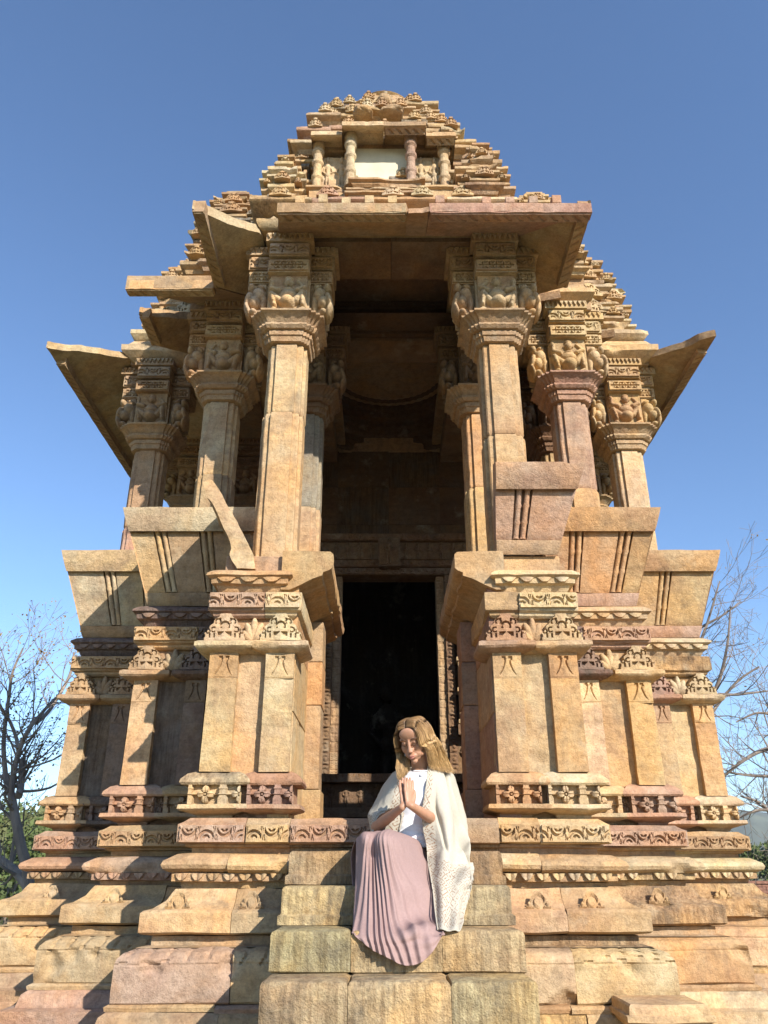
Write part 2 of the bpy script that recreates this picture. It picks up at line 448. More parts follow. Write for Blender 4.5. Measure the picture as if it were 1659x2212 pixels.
p1 = ramp(N, t, sn_.outputs[0], [(.45, (0, 0, 0)), (.7, (1, 1, 1))])
dn = noise(N, t, uv.outputs[0], 90, 2, .6)
p2 = mixc(N, t, 1, p1, ramp(N, t, dn, [(.40, (0, 0, 0)), (.50, (1, 1, 1))]), 'MULTIPLY')
bnd = mixc(N, t, 1, p2, at_.outputs['Color'], 'MULTIPLY')
rb = N('ShaderNodeRGBToBW'); t.links.new(bnd, rb.inputs[0])
t.links.new(mixc(N, t, rb.outputs[0], base, mixc(N, t, noise(N, t, uv.outputs[0], 3), (.14, .12, .11), (.36, .17, .07))), b.inputs['Base Color'])
b.inputs['Roughness'].default_value = .9; b.inputs['Specular IOR Level'].default_value = .2
bp = N('ShaderNodeBump'); bp.inputs['Strength'].default_value = .35; bp.inputs['Distance'].default_value = .003
t.links.new(slub, bp.inputs['Height']); t.links.new(bp.outputs[0], b.inputs['Normal'])
m, t, b, N = nodes('ground')
g = N('ShaderNodeNewGeometry'); v = g.outputs['Position']
c = mixc(N, t, ramp(N, t, noise(N, t, v, .3, 6, .7), [(.4, (0, 0, 0)), (.6, (1, 1, 1))]), (.30, .24, .14), (.11, .12, .04))
c = mixc(N, t, .6, c, ramp(N, t, noise(N, t, v, 14, 4, .7), [(.3, (.4, .4, .4)), (.7, (1.2, 1.2, 1.2))]), 'MULTIPLY')
t.links.new(c, b.inputs['Base Color']); b.inputs['Roughness'].default_value = 1
# ------------------------------------------------------------------ setting: ground, hills
GZ = -1.45
gx = np.array([-4000, -400, -60, -12, 12, 60, 400, 4000.]); gy = np.array([-2000, -60, -6, 14, 60, 400, 4000.])
gv = [(x, y, GZ) for y in gy for x in gx]
gf = [[j*8+i, j*8+i+1, (j+1)*8+i+1, (j+1)*8+i] for j in range(6) for i in range(7)]
tag(newobj('ground', gv, gf, None, 'ground', smooth=False), kind='structure')
def hills(y0, y1, hmax, xs, sd, xa=-2600, xb=2600):
    X, Yg = np.meshgrid(np.linspace(xa, xb, 120), np.linspace(y0, y1, 18))
    r = np.sin(np.linspace(0, math.pi, 18))[:, None]
    Z = GZ-.5+hmax*r*(.35+.65*np.clip(fbm(X/xs, Yg/xs, X*0, sd, 4)+.55, 0, 1.6))
    idx = np.arange(X.size).reshape(X.shape)
    F = np.stack([idx[:-1, :-1], idx[:-1, 1:], idx[1:, 1:], idx[1:, :-1]], -1).reshape(-1, 4)
    return np.stack([X, Yg, Z], -1).reshape(-1, 3), F
V, F = hills(1150, 1600, 95, 230, 5)
tag(newobj('hills', V, F, None, 'hill'), kind='structure')
# ------------------------------------------------------------------ the temple
XA = .064      # x of the temple's axis
T = empty('temple', (XA, 0, 0)); tag(T, 'carved sandstone temple with pillared porch and stepped pyramid roof', 'temple')
def part(name, parent=T): return empty(name, (0, 0, 0), parent)
SETS = [ (.67, 1.245, 5.25, 7.1), (1.245, 2.01, 6.10, 8.0), (2.01, 2.85, 7.05, 9.5) ]
def stonecol(i, sgn, lev):
    r = rng.random()
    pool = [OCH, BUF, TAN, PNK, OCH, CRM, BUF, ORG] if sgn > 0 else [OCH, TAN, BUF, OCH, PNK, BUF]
    return pool[int(r*len(pool))]
# profiles
P_BAND = [(.02, .288), (.055, .262), (.08, .250), (.08, .148), (.07, .142), (.03, .140)]
P_REC = [(.035, .14), (.035, .125), (.0, .118), (.0, .085), (.06, .08)]
P_NOSE = [(.06, -.022), (.10, -.018), (.135, .0), (.145, .022), (.135, .045), (.07, .082), (.0, .088)]
P_ORN = [(.085, -.02), (.085, -.066), (.05, -.07)]
P_REC2 = [(.04, -.07), (.03, -.105), (.05, -.106)]
P_KANI = [(.12, -.345), (.20, -.335), (.215, -.325), (.215, -.228), (.20, -.215), (.16, -.205), (.10, -.165), (.075, -.125), (.06, -.105)]
P_REC3 = [(.22, -.40), (.15, -.392), (.15, -.345), (.12, -.345)]
P_KUM = [(.285, -.665), (.297, -.655), (.30, -.60), (.298, -.475), (.29, -.448), (.262, -.420), (.20, -.40)]
P_LIP = [(.27, -.70), (.32, -.70), (.325, -.68), (.30, -.666), (.25, -.665)]
P_FOOT = [(.52, -1.02), (.50, -.95), (.43, -.87), (.44, -.80), (.36, -.79), (.34, -.72), (.31, -.70), (.27, -.70)]
P_SOCK = [(.72, -1.46), (.70, -1.28), (.62, -1.24), (.60, -1.05), (.50, -1.02)]
up = lambda P: P if P[0][1] < P[-1][1] else P[::-1]
def base(pt, sgn, xin, xout, yf, yb, k):
    """basement mouldings of one offset, from its inner joint to its outer corner"""
    L = [('socle_stone', P_SOCK, 2), ('foot_moulding', P_FOOT, 2), ('lip_stone', P_LIP, 2), ('jar_moulding', P_KUM, 2), ('recess_stone', P_REC3, 1), ('hood_moulding', P_KANI, 2),
         ('recess_stone', P_REC2, 1), ('ornament_course', P_ORN, 1), ('nosing_stone', P_NOSE, 2 if k == 0 else 1), ('recess_stone', P_REC, 1), ('scroll_band_stone', P_BAND, 2 if k != 1 else 1)]
    for nm, pr, n in L:
        pr = up(pr); big = nm in ('jar_moulding', 'hood_moulding')
        cuts = [0]+sorted(rng.uniform(.38, .64) for _ in range(n-1))+[1]
        xi = xin-(.45 if k else 0)
        for a, b in zip(cuts[:-1], cuts[1:]):
            last = b == 1
            c = stonecol(k, sgn, nm)
            if k > 0 and sgn < 0 and nm in ('nosing_stone',): c = PNK
            if nm == 'recess_stone': c = TAN
            xa, xb = sgn*(xi+(xout-xi)*a), sgn*(xi+(xout-xi)*b)
            dz = rng.uniform(-.004, .004)
            cv = None
            if nm == 'jar_moulding':
                pw = rng.uniform(.09, .12); bare = rng.random() < .2; ph = rng.random()
                def cv(X, Z, pw=pw, bare=bare, ph=ph):
                    y = (Z+.475)/.075; ls = (X/pw+ph+.35*(1-np.clip(y, 0, 1))**2) % 1-.5
                    g_ = np.clip((.11*(.5+np.clip(y, 0, 1))-np.abs(ls))/.05, 0, 1)*(y > .0)*(y < 1.1)
                    return .022*g_*(not bare)+.006*(np.abs(y+.02) < .06)
            o = course(nm, pt, xa, xb, yf+rng.uniform(-.006, .012), yb, [(e, z+dz) for e, z in pr], c,
                       mL=(last and sgn < 0), mR=(last and sgn > 0), amp=.007 if big else .0055, chip=.10 if big else .05, carve=cv, pstep=.01 if cv else .025, seg=.012 if cv else .022, wob=.007 if big else .005)
            x0, x1 = min(xa, xb), max(xa, xb)
            if sgn < 0 and last: x0 -= pr and max(e for e, z in pr)*.9
            if sgn > 0 and last: x1 += max(e for e, z in pr)*.9
            wd = x1-x0-.02
            if nm == 'scroll_band_stone':
                relief('scroll_carving', pt, (x0+.01, yf-.098, .151), (1, 0, 0), (0, -1, 0), wd, .096, f_scroll(.096, rng.random()), .004, .03, c)
            if nm == 'ornament_course':
                n_ = max(2, int(wd/.085))
                for q in range(n_):
                    if rng.random() < .2 and sgn > 0: continue
                    relief('hanging_petal', pt, (x0+.01+q*wd/n_, yf-.083, -.062), (1, 0, 0), (0, -1, 0), wd/n_*.88, .04,
                           lambda s, t, W=wd/n_*.88: np.where(np.abs(s/W-.5)*2 < np.sqrt(np.clip(t/.04, 0, 1))*1.0, .012*(1-((np.abs(np.abs(s/W-.5)*4-1))**2))+.012, -1), .004, .02, CRM if sgn > 0 else c, cut=-.5)
            if nm == 'hood_moulding' and wd > .25:
                for q in (.5,):
                    W = .15
                    def gav(s, t, W=W):
                        x = (s-W/2)/(W/2); y = t/.085
                        m = arc(x, y, 0, .35, .42, .1)+arc(np.abs(x), y, .72, .25, .18, .06)
                        return np.where(np.abs(x) < 1.02-.75*y, .012-.018*np.clip(m, 0, 1), -1)
                    xx = x0+wd*(.5+rng.uniform(-.15, .1))-W/2
                    relief('arch_motif', pt, (xx, yf-.172, -.205), (1, 0, 0), (0, -.62, .78), W, .085, gav, .004, .05, c, up=(0, .30, .95), cut=-.5)
def pilaster(pt, x0, x1, yf, yb, c, tm=True):
    zc = [.567, 1.341]
    c = vary(c)
    W = (x1-x0)*.86; g_ = f_tmot(W, .15, .016); xl = (x0+x1)/2-W/2
    def cv(X, Z):
        s_, t_ = X-xl, Z-1.175
        return np.where((s_ > 0) & (s_ < W) & (t_ > .0) & (t_ < .15), -g_(s_, t_), 0)+.004*(np.abs(t_+.004) < .004)
    course('pilaster_stone', pt, x0, x1, yf, yb, [(0, .567), (.0, .60), (-.002, .95), (-.002, 1.165)], c, True, True, .025, .004, .025)
    course('pilaster_head', pt, x0, x1, yf, yb, [(-.002, 1.166), (-.002, 1.30), (0, 1.341)], c, True, True, .005, .004, .025, carve=cv if tm else None, pstep=.005)
def bay(sgn, k):
    xin, xout, yf, yb = SETS[k]
    pt = part('pier')
    xv = [xin, 1.44, 2.315][k]      # what the bay in front leaves open
    xs = lambda a: sgn*(xv+(xout-xv)*a)
    def rg(a, b): return (min(xs(a), xs(b)), max(xs(a), xs(b)))
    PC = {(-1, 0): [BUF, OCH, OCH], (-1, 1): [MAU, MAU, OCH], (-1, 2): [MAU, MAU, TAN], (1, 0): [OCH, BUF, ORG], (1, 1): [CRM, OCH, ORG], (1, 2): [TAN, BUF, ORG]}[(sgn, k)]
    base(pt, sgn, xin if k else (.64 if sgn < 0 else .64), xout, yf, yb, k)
    # core
    cx = (min(sgn*(xin+.02), sgn*(xout-.01)), max(sgn*(xin+.02), sgn*(xout-.01)))
    box('core_stone', pt, cx[0], cx[1], yf+.12, yb, .28, 1.92, OCH if k == 0 else TAN, .002, .15, 0)
    inner = rg(0, .34 if k == 0 else .29); mid = rg(.34 if k == 0 else .29, .66); outr = rg(.66, 1)
    pilaster(pt, *inner, yf, yf+.2, PC[0]); pilaster(pt, *outr, yf, yf+.2, PC[2])
    course('panel_stone', pt, mid[0]-.02, mid[1]+.02, yf+.06, yf+.2, [(0, .56), (0, .95), (0, 1.345)], PC[1], False, False, .03, .004, .02)
    # rosette blocks
    for i, (a, b_) in enumerate((inner, outr)):
        c = {(-1, 0): [RED, CRM], (1, 0): [ORG, CRM], (-1, 1): [TAN, PNK], (1, 1): [BUF, PNK], (-1, 2): [MAU, TAN], (1, 2): [PNK, CRM]}[(sgn, k)][i]
        wide = .07 if i == 1 and sgn*1 else .05
        xa, xb = a-.03, b_+.03
        if i == 0: xa, xb = (xa, xb+.03) if sgn > 0 else (xa-.03, xb)
        else: xa, xb = (xa-.05, xb+.02) if sgn > 0 else (xa-.02, xb+.05)
        course('rosette_cap', pt, xa, xb, yf+.02, yf+.3, [(.02, .485), (.05, .487), (.06, .50), (.055, .52), (.02, .555), (-.02, .572)], c, True, True, .025, .005, .035)
        box('rosette_block', pt, xa, xb, yf+.03, yf+.3, .36, .49, c, .002, .05, 0)
        W = xb-xa
        relief('rosette_carving', pt, (xa, yf-.035, .372), (1, 0, 0), (0, -1, 0), W, .115, f_rosette(W, .115, max(1, int(W/.19)), .05, half=(W/.19 % 1 > .35)), .004, .02, c)
        course('rosette_sill', pt, xa, xb, yf+.0, yf+.3, [(-.06, .29), (-.05, .31), (.0, .326), (.045, .336), (.055, .345), (.05, .37), (.0, .373)], c, True, True, .025, .004, .02)
    mr = (min(inner[0], outr[0])+.05, max(inner[1], outr[1])-.05)
    mm = mid
    course('rosette_block', pt, mm[0]-.05, mm[1]+.05, yf+.06, yf+.3, [(-.05, .28), (-.03, .33), (0, .345), (0, .56)], PNK if sgn < 0 else TAN, True, True, .04, .003, .01)
    W = mm[1]-mm[0]-.06
    if k and W > .1:
        relief('rosette_carving', pt, (mm[0]+.02, yf+.045, .372), (1, 0, 0), (0, -1, 0), W+.02, .115, f_rosette(W+.02, .115, 1, .04), .004, .03, PNK if sgn < 0 else TAN)
    # capital slab, pediment motifs
    cp = {(-1, 0): CRM, (1, 0): BUF, (-1, 1): TAN, (1, 1): BUF, (-1, 2): TAN, (1, 2): CRM}[(sgn, k)]
    for i, (a, b_) in enumerate((inner, outr)):
        c = cp if (i or sgn < 0) else RED
        if k == 1 and i == 0: c = MAU
        xa, xb = a-.025, b_+.025
        course('capital_slab', pt, xa, xb, yf, yf+.3, [(.0, 1.338), (.06, 1.36), (.072, 1.375), (.07, 1.40), (.05, 1.412), (.0, 1.414)], c, True, True, .025, .006, .04)
        W = xb-xa+.03
        relief('arch_motif', pt, (xa-.015, yf-.03, 1.412), (1, 0, 0), (0, -1, 0), W, .185, f_pedi(W, .185), .0035, .10, c, cut=-.5)
    course('capital_slab', pt, mm[0]-.01, mm[1]+.01, yf+.04, yf+.3, [(.0, 1.340), (.05, 1.37), (.06, 1.40), (.0, 1.412)], cp, False, False, .025, .005, .03)
    W = mm[1]-mm[0]+.02
    relief('lotus_motif', pt, (mm[0]-.01, yf+.015, 1.41), (1, 0, 0), (0, -1, 0), W, .17, f_lotus(W, .17), .004, .08, cp, cut=-.5)
    full = (min(sgn*xin, sgn*xout), max(sgn*xin, sgn*xout))
    ml, mr_ = sgn < 0, sgn > 0
    if k == 0: ml = mr_ = True
    box('frieze_core', pt, full[0]+.02, full[1]-.02, yf+.05, yb, 1.40, 1.64, TAN, .003, .1, 0)
    # upper scroll band and cornice
    jt = full[0]+(full[1]-full[0])*(.62 if sgn < 0 else .35)
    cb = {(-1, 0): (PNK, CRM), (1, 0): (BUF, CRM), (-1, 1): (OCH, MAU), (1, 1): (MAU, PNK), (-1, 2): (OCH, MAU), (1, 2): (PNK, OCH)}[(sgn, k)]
    for i, (a, b_) in enumerate(((full[0], jt), (jt, full[1]))):
        c = cb[i]
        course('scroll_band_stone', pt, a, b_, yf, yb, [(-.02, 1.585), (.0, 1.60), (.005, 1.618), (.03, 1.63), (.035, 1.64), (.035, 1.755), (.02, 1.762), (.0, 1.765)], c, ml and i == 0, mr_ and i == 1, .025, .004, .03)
        W = b_-a-.015+(.03 if (ml and i == 0) or (mr_ and i == 1) else 0)
        xs0 = a+.007-(.03 if ml and i == 0 else 0)
        if not (sgn > 0 and k == 0 and i == 0) and not (sgn > 0 and k == 2 and i == 1):
            relief('scroll_carving', pt, (xs0, yf-.052, 1.645), (1, 0, 0), (0, -1, 0), W, .106, f_scroll(.106, rng.random()), .004, .03, c)
    kx0, kx1 = full
    if k == 0: kx0, kx1 = (full[0], full[1]-.10) if sgn < 0 else (full[0]+.08, full[1])
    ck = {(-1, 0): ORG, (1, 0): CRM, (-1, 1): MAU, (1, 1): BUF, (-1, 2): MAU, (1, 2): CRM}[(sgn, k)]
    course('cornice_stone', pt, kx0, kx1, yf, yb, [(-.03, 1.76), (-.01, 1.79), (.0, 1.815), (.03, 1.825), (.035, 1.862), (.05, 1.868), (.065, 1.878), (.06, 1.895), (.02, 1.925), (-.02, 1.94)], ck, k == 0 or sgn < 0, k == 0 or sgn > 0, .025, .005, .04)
    W = kx1-kx0; n_ = max(2, int(W/.12))
    for q in range(n_):
        relief('hanging_petal', pt, (kx0+.01+q*W/n_, yf-.038, 1.826), (1, 0, 0), (0, -1, 0), W/n_*.85, .038,
               lambda s, t, w_=W/n_*.85: np.where(np.abs(s/w_-.5)*2 < np.sqrt(np.clip(t/.038, 0, 1)), .02-.014*(np.abs(s/w_-.5)*2)**2*1., -1), .004, .02, ck, cut=-.5)
    return pt
for k in (2, 1, 0):
    for s_ in (-1, 1): bay(s_, k)
# floor edge across the doorway, floor slab, side walls of the porch passage
pl = part('floor')
for a, b_, c in ((-.64, -.06, PNK), (-.06, .30, OCH), (.30, .64, TAN)):
    course('floor_edge_stone', pl, a, b_, 5.25, 6.4, P_BAND[::-1], c, False, False, .025, .004, .02)
    if a < .2: relief('scroll_carving', pl, (a+.01, 5.25-.098, .151), (1, 0, 0), (0, -1, 0), b_-a-.02, .096, f_scroll(.096, .2), .004, .03, c)
course('floor_edge_stone', pl, -.64, .64, 5.25, 6.4, up(P_REC), TAN, False, False, .05)
course('nosing_stone', pl, -.64, .64, 5.25, 6.4, up(P_NOSE), TAN, False, False, .05)
box('basement_core', pl, -1.2, 1.2, 5.33, 9.4, -1.5, .24, TAN, 0, .6, 0)
box('basement_core', pl, -1.96, 1.96, 6.2, 9.4, -1.5, .235, TAN, 0, .6, 0)
box('basement_core', pl, -2.8, 2.8, 7.15, 9.4, -1.5, .23, TAN, 0, .6, 0)
box('floor_slab', pl, -1.15, 1.15, 5.5, 9.6, .22, .27, SHD, .002, .3, 0)
for sg in (-1, 1):
    pw = part('passage_wall')
    cc = BUF if sg < 0 else RED
    zz = [.27, .95, 1.42, 1.93]
    for i in range(3):
        box('wall_stone', pw, sg*.665, sg*.80, 5.29, 7.1, zz[i]+.002, zz[i+1]-.002, [BUF, OCH, ORG][i] if sg < 0 else [RED, TAN, RED][i], .003, .08, .01)
    # engaged pier of the passage: base, shaft blocks
    z = .27
    for h, c, e in ((.27, OCH, .02), (.62, TAN, 0), (.34, ORG, .004), (.33, TAN, 0)):
        box('jamb_stone', pw, sg*(.555-e), sg*.68, 6.18-e, 6.5, z+.002, z+h-.002, c if sg < 0 else RED, .004, .03, .02); z += h
    # seat slab jutting into the passage
    pr = [(-.10, 1.79), (-.02, 1.825), (.06, 1.87), (.125, 1.895), (.13, 1.92), (.17, 1.935), (.19, 1.955), (.19, 2.055), (.17, 2.075), (.0, 2.08)]
    V = []
    xi, ys = .63, (5.26, 6.1) if True else 0
    for j, (ya, yb_) in enumerate(((5.25, 6.35), (6.36, 7.0))):
        n = 24; rings = []
        for i in range(n+1):
            y = ya+(yb_-ya)*i/n
            pts = [(-.1, 1.79), (-.12, 1.79)]
            prr = refine(pr, .03)
            rr = [(sg*(xi-e-.006*float(fbm(y*9, z_*9, j, 3+sg))-.03*max(0, float(vnoise(y*12, z_*10, j+sg*3))-.3)*(e > .12)), y, z_+.004*float(vnoise(y*6, e*9, sg))) for e, z_ in prr]
            rr += [(sg*(xi+.16), y, 2.08), (sg*(xi+.16), y, 1.79)]
            rings.append(np.array(rr))
        V, F = ringmesh(rings)
        if sg > 0: F = [f[::-1] for f in F]
        newobj('seat_slab', V, F, pw, 'stone', vary(ORG if sg < 0 else TAN), ang=32)
    relief('leaf_carving', pw, (sg*(.63-.195), 5.3, 1.99), (0, 1, 0), (-sg, 0, 0), 1.0, .06, f_petals(1., .06, 34, .02), .006, .02, TAN)
    box('seat_stone', pw, sg*.66, sg*1.2, 5.30, 7.1, 1.92, 2.06, PNK if sg < 0 else BUF, .004, .06, .03)
# ------------------------------------------------------------------ pillars
def section(a, e=0, cut=0):
    """stepped octagonal pillar section, half width a"""
    q = [(.52, 1.0), (.54, .84), (.78, .84), (.84, .78), (.84, .54), (1.0, .52)]
    pts = []
    for k in range(4):
        for x, y in q:
            X, Y = x*a+e*(.5 if x < .7 else 1)*1, y*a+e*(.5 if y < .7 else 1)
            an = -k*math.pi/2
            pts.append((X*math.cos(an)-Y*math.sin(an), X*math.sin(an)+Y*math.cos(an)))
    return np.array(pts)[::-1]
def cross(a, e, n=5, arm=.56):
    """plus-shaped plan with two steps per corner"""
    q = [(arm, 1.0), (arm, .86), (.86-.12, .86), (.74, .74), (.86, .74), (.86, arm), (1.0, arm)]
    q = [(.68, 1.0), (.68, .90), (.80, .90), (.80, .80), (.90, .80), (.90, .68), (1.0, .68)]
    pts = []
    for k in range(4):
        an = -k*math.pi/2
        for x, y in q:
            X, Y = x*(a+e), y*(a+e)
            pts.append((X*math.cos(an)-Y*math.sin(an), X*math.sin(an)+Y*math.cos(an)))
    P = np.array(pts)[::-1]; out = []
    for i in range(len(P)):
        p, r = P[i], P[(i+1) % len(P)]; L = np.hypot(*(r-p)); m = max(1, int(L/.025))
        for j in range(m): out.append(p+(r-p)*j/m)
    return np.array(out)
def flute(P, z, amp, n):
    if amp == 0: return P
    r = np.maximum(np.abs(P[:, 0]), np.abs(P[:, 1])); u_ = np.where(np.abs(P[:, 0]) > np.abs(P[:, 1]), P[:, 1], P[:, 0])
    k = 1-amp*(np.abs(np.sin(u_*n)))
    return P*k[:, None]
_fig = {}
def pillar(x, y, cols, drum=.52, parts=True, arms='LRFB', z0=2.05, lean=0., broken=None, hide=None):
    p = part('pillar')
    a = .166; sd = nseed(); zt = 4.035
    zs = [z0, z0+(zt-z0)*drum, zt]
    for i in range(2):
        za, zb = zs[i]+.002, zs[i+1]-.002; n = 44
        dx, dy = rng.uniform(-.006, .006), rng.uniform(-.006, .004); rings = []
        sec = section(a-.004*i)
        fine = []
        for q in range(len(sec)):
            A, B = sec[q], sec[(q+1) % len(sec)]; m = max(1, int(np.hypot(*(B-A))/.03))
            for j in range(m): fine.append(A+(B-A)*j/m)
        fine = np.array(fine)
        for j in range(n+1):
            z = za+(zb-za)*j/n
            nz = fbm(fine[:, 0]*8+sd, fine[:, 1]*8, z*7, sd+i, 3)*.004
            ch = .03*np.clip(vnoise(fine[:, 0]*14+sd, fine[:, 1]*14, z*5, sd+9)-.55, 0, 1)
            e0 = .008 if j in (0, n) else 0
            k = 1+(nz-ch-e0)/a
            fx = lean*(1-(z-z0)/(zt-z0))
            rings.append(np.stack([x+dx+fx+fine[:, 0]*k, y+dy+fine[:, 1]*k, np.full(len(fine), z)], 1))
        V, F = ringmesh(rings)
        newobj('shaft', V, F, p, 'stone', vary(cols[i]), ang=28)
    cc = cols[2]
    # capital: stepped tiers, fluted disc, flaring petal tier
    prof = [(.00, 4.035, 0, 0), (.02, 4.04, 0, 0), (.03, 4.085, 0, 0), (.045, 4.09, .02, 60), (.05, 4.13, .035, 60), (.035, 4.135, 0, 0), (.07, 4.14, .02, 75), (.095, 4.165, .04, 75), (.088, 4.185, .03, 75),
            (.06, 4.19, 0, 0), (.075, 4.20, .03, 85), (.095, 4.23, .04, 85), (.125, 4.258, .03, 85), (.145, 4.268, .01, 85), (.145, 4.284, 0, 0), (.02, 4.285, 0, 0)]
    rings = []
    for e, z, fa, fn in prof:
        P = flute(cross(a, e), z, fa, fn)
        if rings and len(P) != len(rings[0]):
            pass
        rings.append((P, z))
    # equal point count: scale one reference outline
    ref = cross(a, .08); out = []
    for e, z, fa, fn in prof:
        P = ref*((a+e)/(a+.08)); P = flute(P, z, fa, fn)
        nz = fbm(ref[:, 0]*16+sd, ref[:, 1]*16, z*16, sd, 2)*.003
        out.append(np.stack([x+P[:, 0]*(1+nz/a), y+P[:, 1]*(1+nz/a), np.full(len(P), z)], 1))
    V, F = ringmesh(out); newobj('capital', V, F, p, 'stone', vary(cc), ang=30)
    # bracket: core and arms
    box('bracket_block', p, x-.17, x+.17, y-.17, y+.17, 4.285, 5.06, cc, .002, .06, .0)
    br = vary(cols[3])
    def arm(d):
        L, wd = (.30, .34) if d in 'FB' else (.37, .27)
        if d == 'F': dirv, tan_ = (0, -1), (1, 0)
        elif d == 'B': dirv, tan_ = (0, 1), (-1, 0)
        elif d == 'L': dirv, tan_ = (-1, 0), (0, -1)
        else: dirv, tan_ = (1, 0), (0, 1)
        D = np.array(dirv, float); Tn = np.array(tan_, float); C = np.array([x, y])
        def slab(z0_, z1_, l, w_, nm='bracket_block', bot=None):
            pts = [C+D*.15-Tn*w_/2, C+D*l-Tn*w_/2, C+D*l+Tn*w_/2, C+D*.15+Tn*w_/2]
            if bot is None: bot = l
            pb = [C+D*.15-Tn*w_/2, C+D*bot-Tn*w_/2, C+D*bot+Tn*w_/2, C+D*.15+Tn*w_/2]
            V = [(q[0], q[1], z0_) for q in pb]+[(q[0], q[1], z1_) for q in pts]
            F = [[0, 3, 2, 1], [4, 5, 6, 7], [0, 1, 5, 4], [1, 2, 6, 5], [2, 3, 7, 6], [3, 0, 4, 7]]
            o = newobj(nm, V, F, p, 'stone', br, smooth=False); return o
        slab(4.286, 4.68, L-.05, wd-.02, bot=.2)
        slab(4.68, 4.81, L, wd+.02)
        slab(4.815, 4.84, L-.03, wd-.02)
        slab(4.845, 4.985, L+.01, wd+.01)
        slab(4.99, 5.065, L+.04, wd+.07)
        def face(fn, z, h, w_, l, off, nm, res=.006, bk=.02, Dx=None, Tx=None, org=None):
            Dd = D if Dx is None else Dx; Tt = Tn if Tx is None else Tx
            o = C+D*l-Tn*w_/2 if org is None else org
            relief(nm, p, (o[0]+Dd[0]*off, o[1]+Dd[1]*off, z), (Tt[0], Tt[1], 0), (Dd[0], Dd[1], 0), w_, h, fn, res, bk, br)
        # end face
        if d in 'FLR':
            face(dwarf(wd+.02, .385, 1 if rng.random() < .5 else -1, .95), 4.29, .385, wd+.02, L-.10, 0, 'dwarf_figure', .007, .06)
        if d == 'F':
            face(f_bracketband(wd, .11, .022), 4.69, .11, wd, L, .018, 'bracket_carving', .005)
            face(f_scroll(.115, .03), 4.858, .115, wd, L+.01, .018, 'scroll_carving', .005)
            face(f_teeth(wd+.06, .07, 9, .025), 4.992, .07, wd+.06, L+.04, .02, 'fringe_carving', .005)
        if d in 'LR':
            for fs in (-1,):   # the flank that faces the front
                Dx = np.array([0, -1.]); Tx = np.array([1., 0])
                l0 = .15; w2 = L-l0-.01
                ox = x+l0 if d == 'R' else x-L+.01
                for fn, z, h, wz, nm in ((f_bracketband(w2, .11, .022), 4.69, .11, (wd+.02)/2, 'bracket_carving'), (f_scroll(.115, .08), 4.858, .115, (wd+.01)/2, 'scroll_carving'), (f_teeth(w2+.03, .07, 5, .025), 4.992, .07, (wd+.07)/2, 'fringe_carving')):
                    relief(nm, p, (ox-(.03 if z > 4.99 and d == 'L' else 0), y-wz-.016, z), (1, 0, 0), (0, -1, 0), w2+(.03 if z > 4.99 else 0), h, fn, .006, .02, br)
                # crouching figure seen from the flank: hunched back, bent leg, arm
                W = L-.08; m = -1 if d == 'L' else 1
                bl = [(.5, .62, .22, .20, .10, 0), (.62, .40, .20, .17, .11, 0), (.78, .45, .12, .24, .12, .25), (.80, .20, .10, .20, .11, -.3), (.62, .12, .16, .09, .10, 0), (.72, .80, .13, .12, .10, 0), (.45, .84, .16, .08, .07, .5), (.35, .45, .12, .3, .06, 0)]
                bl = [((u_ if m > 0 else 1-u_)*W, v_*.39, rx*W, ry*.39, rz*1.1, a_*m) for u_, v_, rx, ry, rz, a_ in bl]
                o0 = x+.12 if d == 'R' else x-.12-W
                relief('dwarf_figure', p, (o0, y-wd/2+.01, 4.29), (1, 0, 0), (0, -1, 0), W, .39, blobs(bl), .007, .05, br, cut=-.5)
    for d in arms: arm(d)
    return p
PX = [.885, 1.665, 2.53]; PY = [5.60, 6.50, 7.45]
pillar(-PX[0], PY[0], [OCH, BUF, TAN, BUF], .66)
pillar(PX[0]+.02, PY[0], [OCH, OCH, TAN, BUF], .56)
pillar(-PX[1]+.05, PY[1], [TAN, BUF, TAN, BUF], .62, z0=2.0)
pillar(PX[1]+.05, PY[1], [OCH, PNK, PNK, OCH], .55, z0=2.0)
pillar(-PX[2]-.03, PY[2], [PNK, TAN, TAN, TAN], .58, z0=1.95, lean=-.0)
pillar(PX[2], PY[2], [CRM, CRM, BUF, OCH], .58, z0=1.95)
pillar(-PX[0]+.06, 6.72, [BUF, GRY, SHD, SHD], .5); pillar(PX[0]-.02, 6.72, [OCH, ORG, TAN, SHD], .6)  # shafts paler, tops darker: sun and shade put into the stone colours
pillar(-PX[0]-.95, 9.2, [SHD, SHD, SHD, SHD], .6, arms='FLR'); pillar(PX[0]+.9, PY[2]+.05, [OCH, OCH, SHD, SHD], .5, arms='FLR')
pillar(-PX[2], 9.2, [TAN, TAN, TAN, TAN], .6, arms='FLR', z0=1.95); pillar(PX[2], 9.2, [BUF, TAN, TAN, TAN], .6, arms='FLR', z0=1.95)
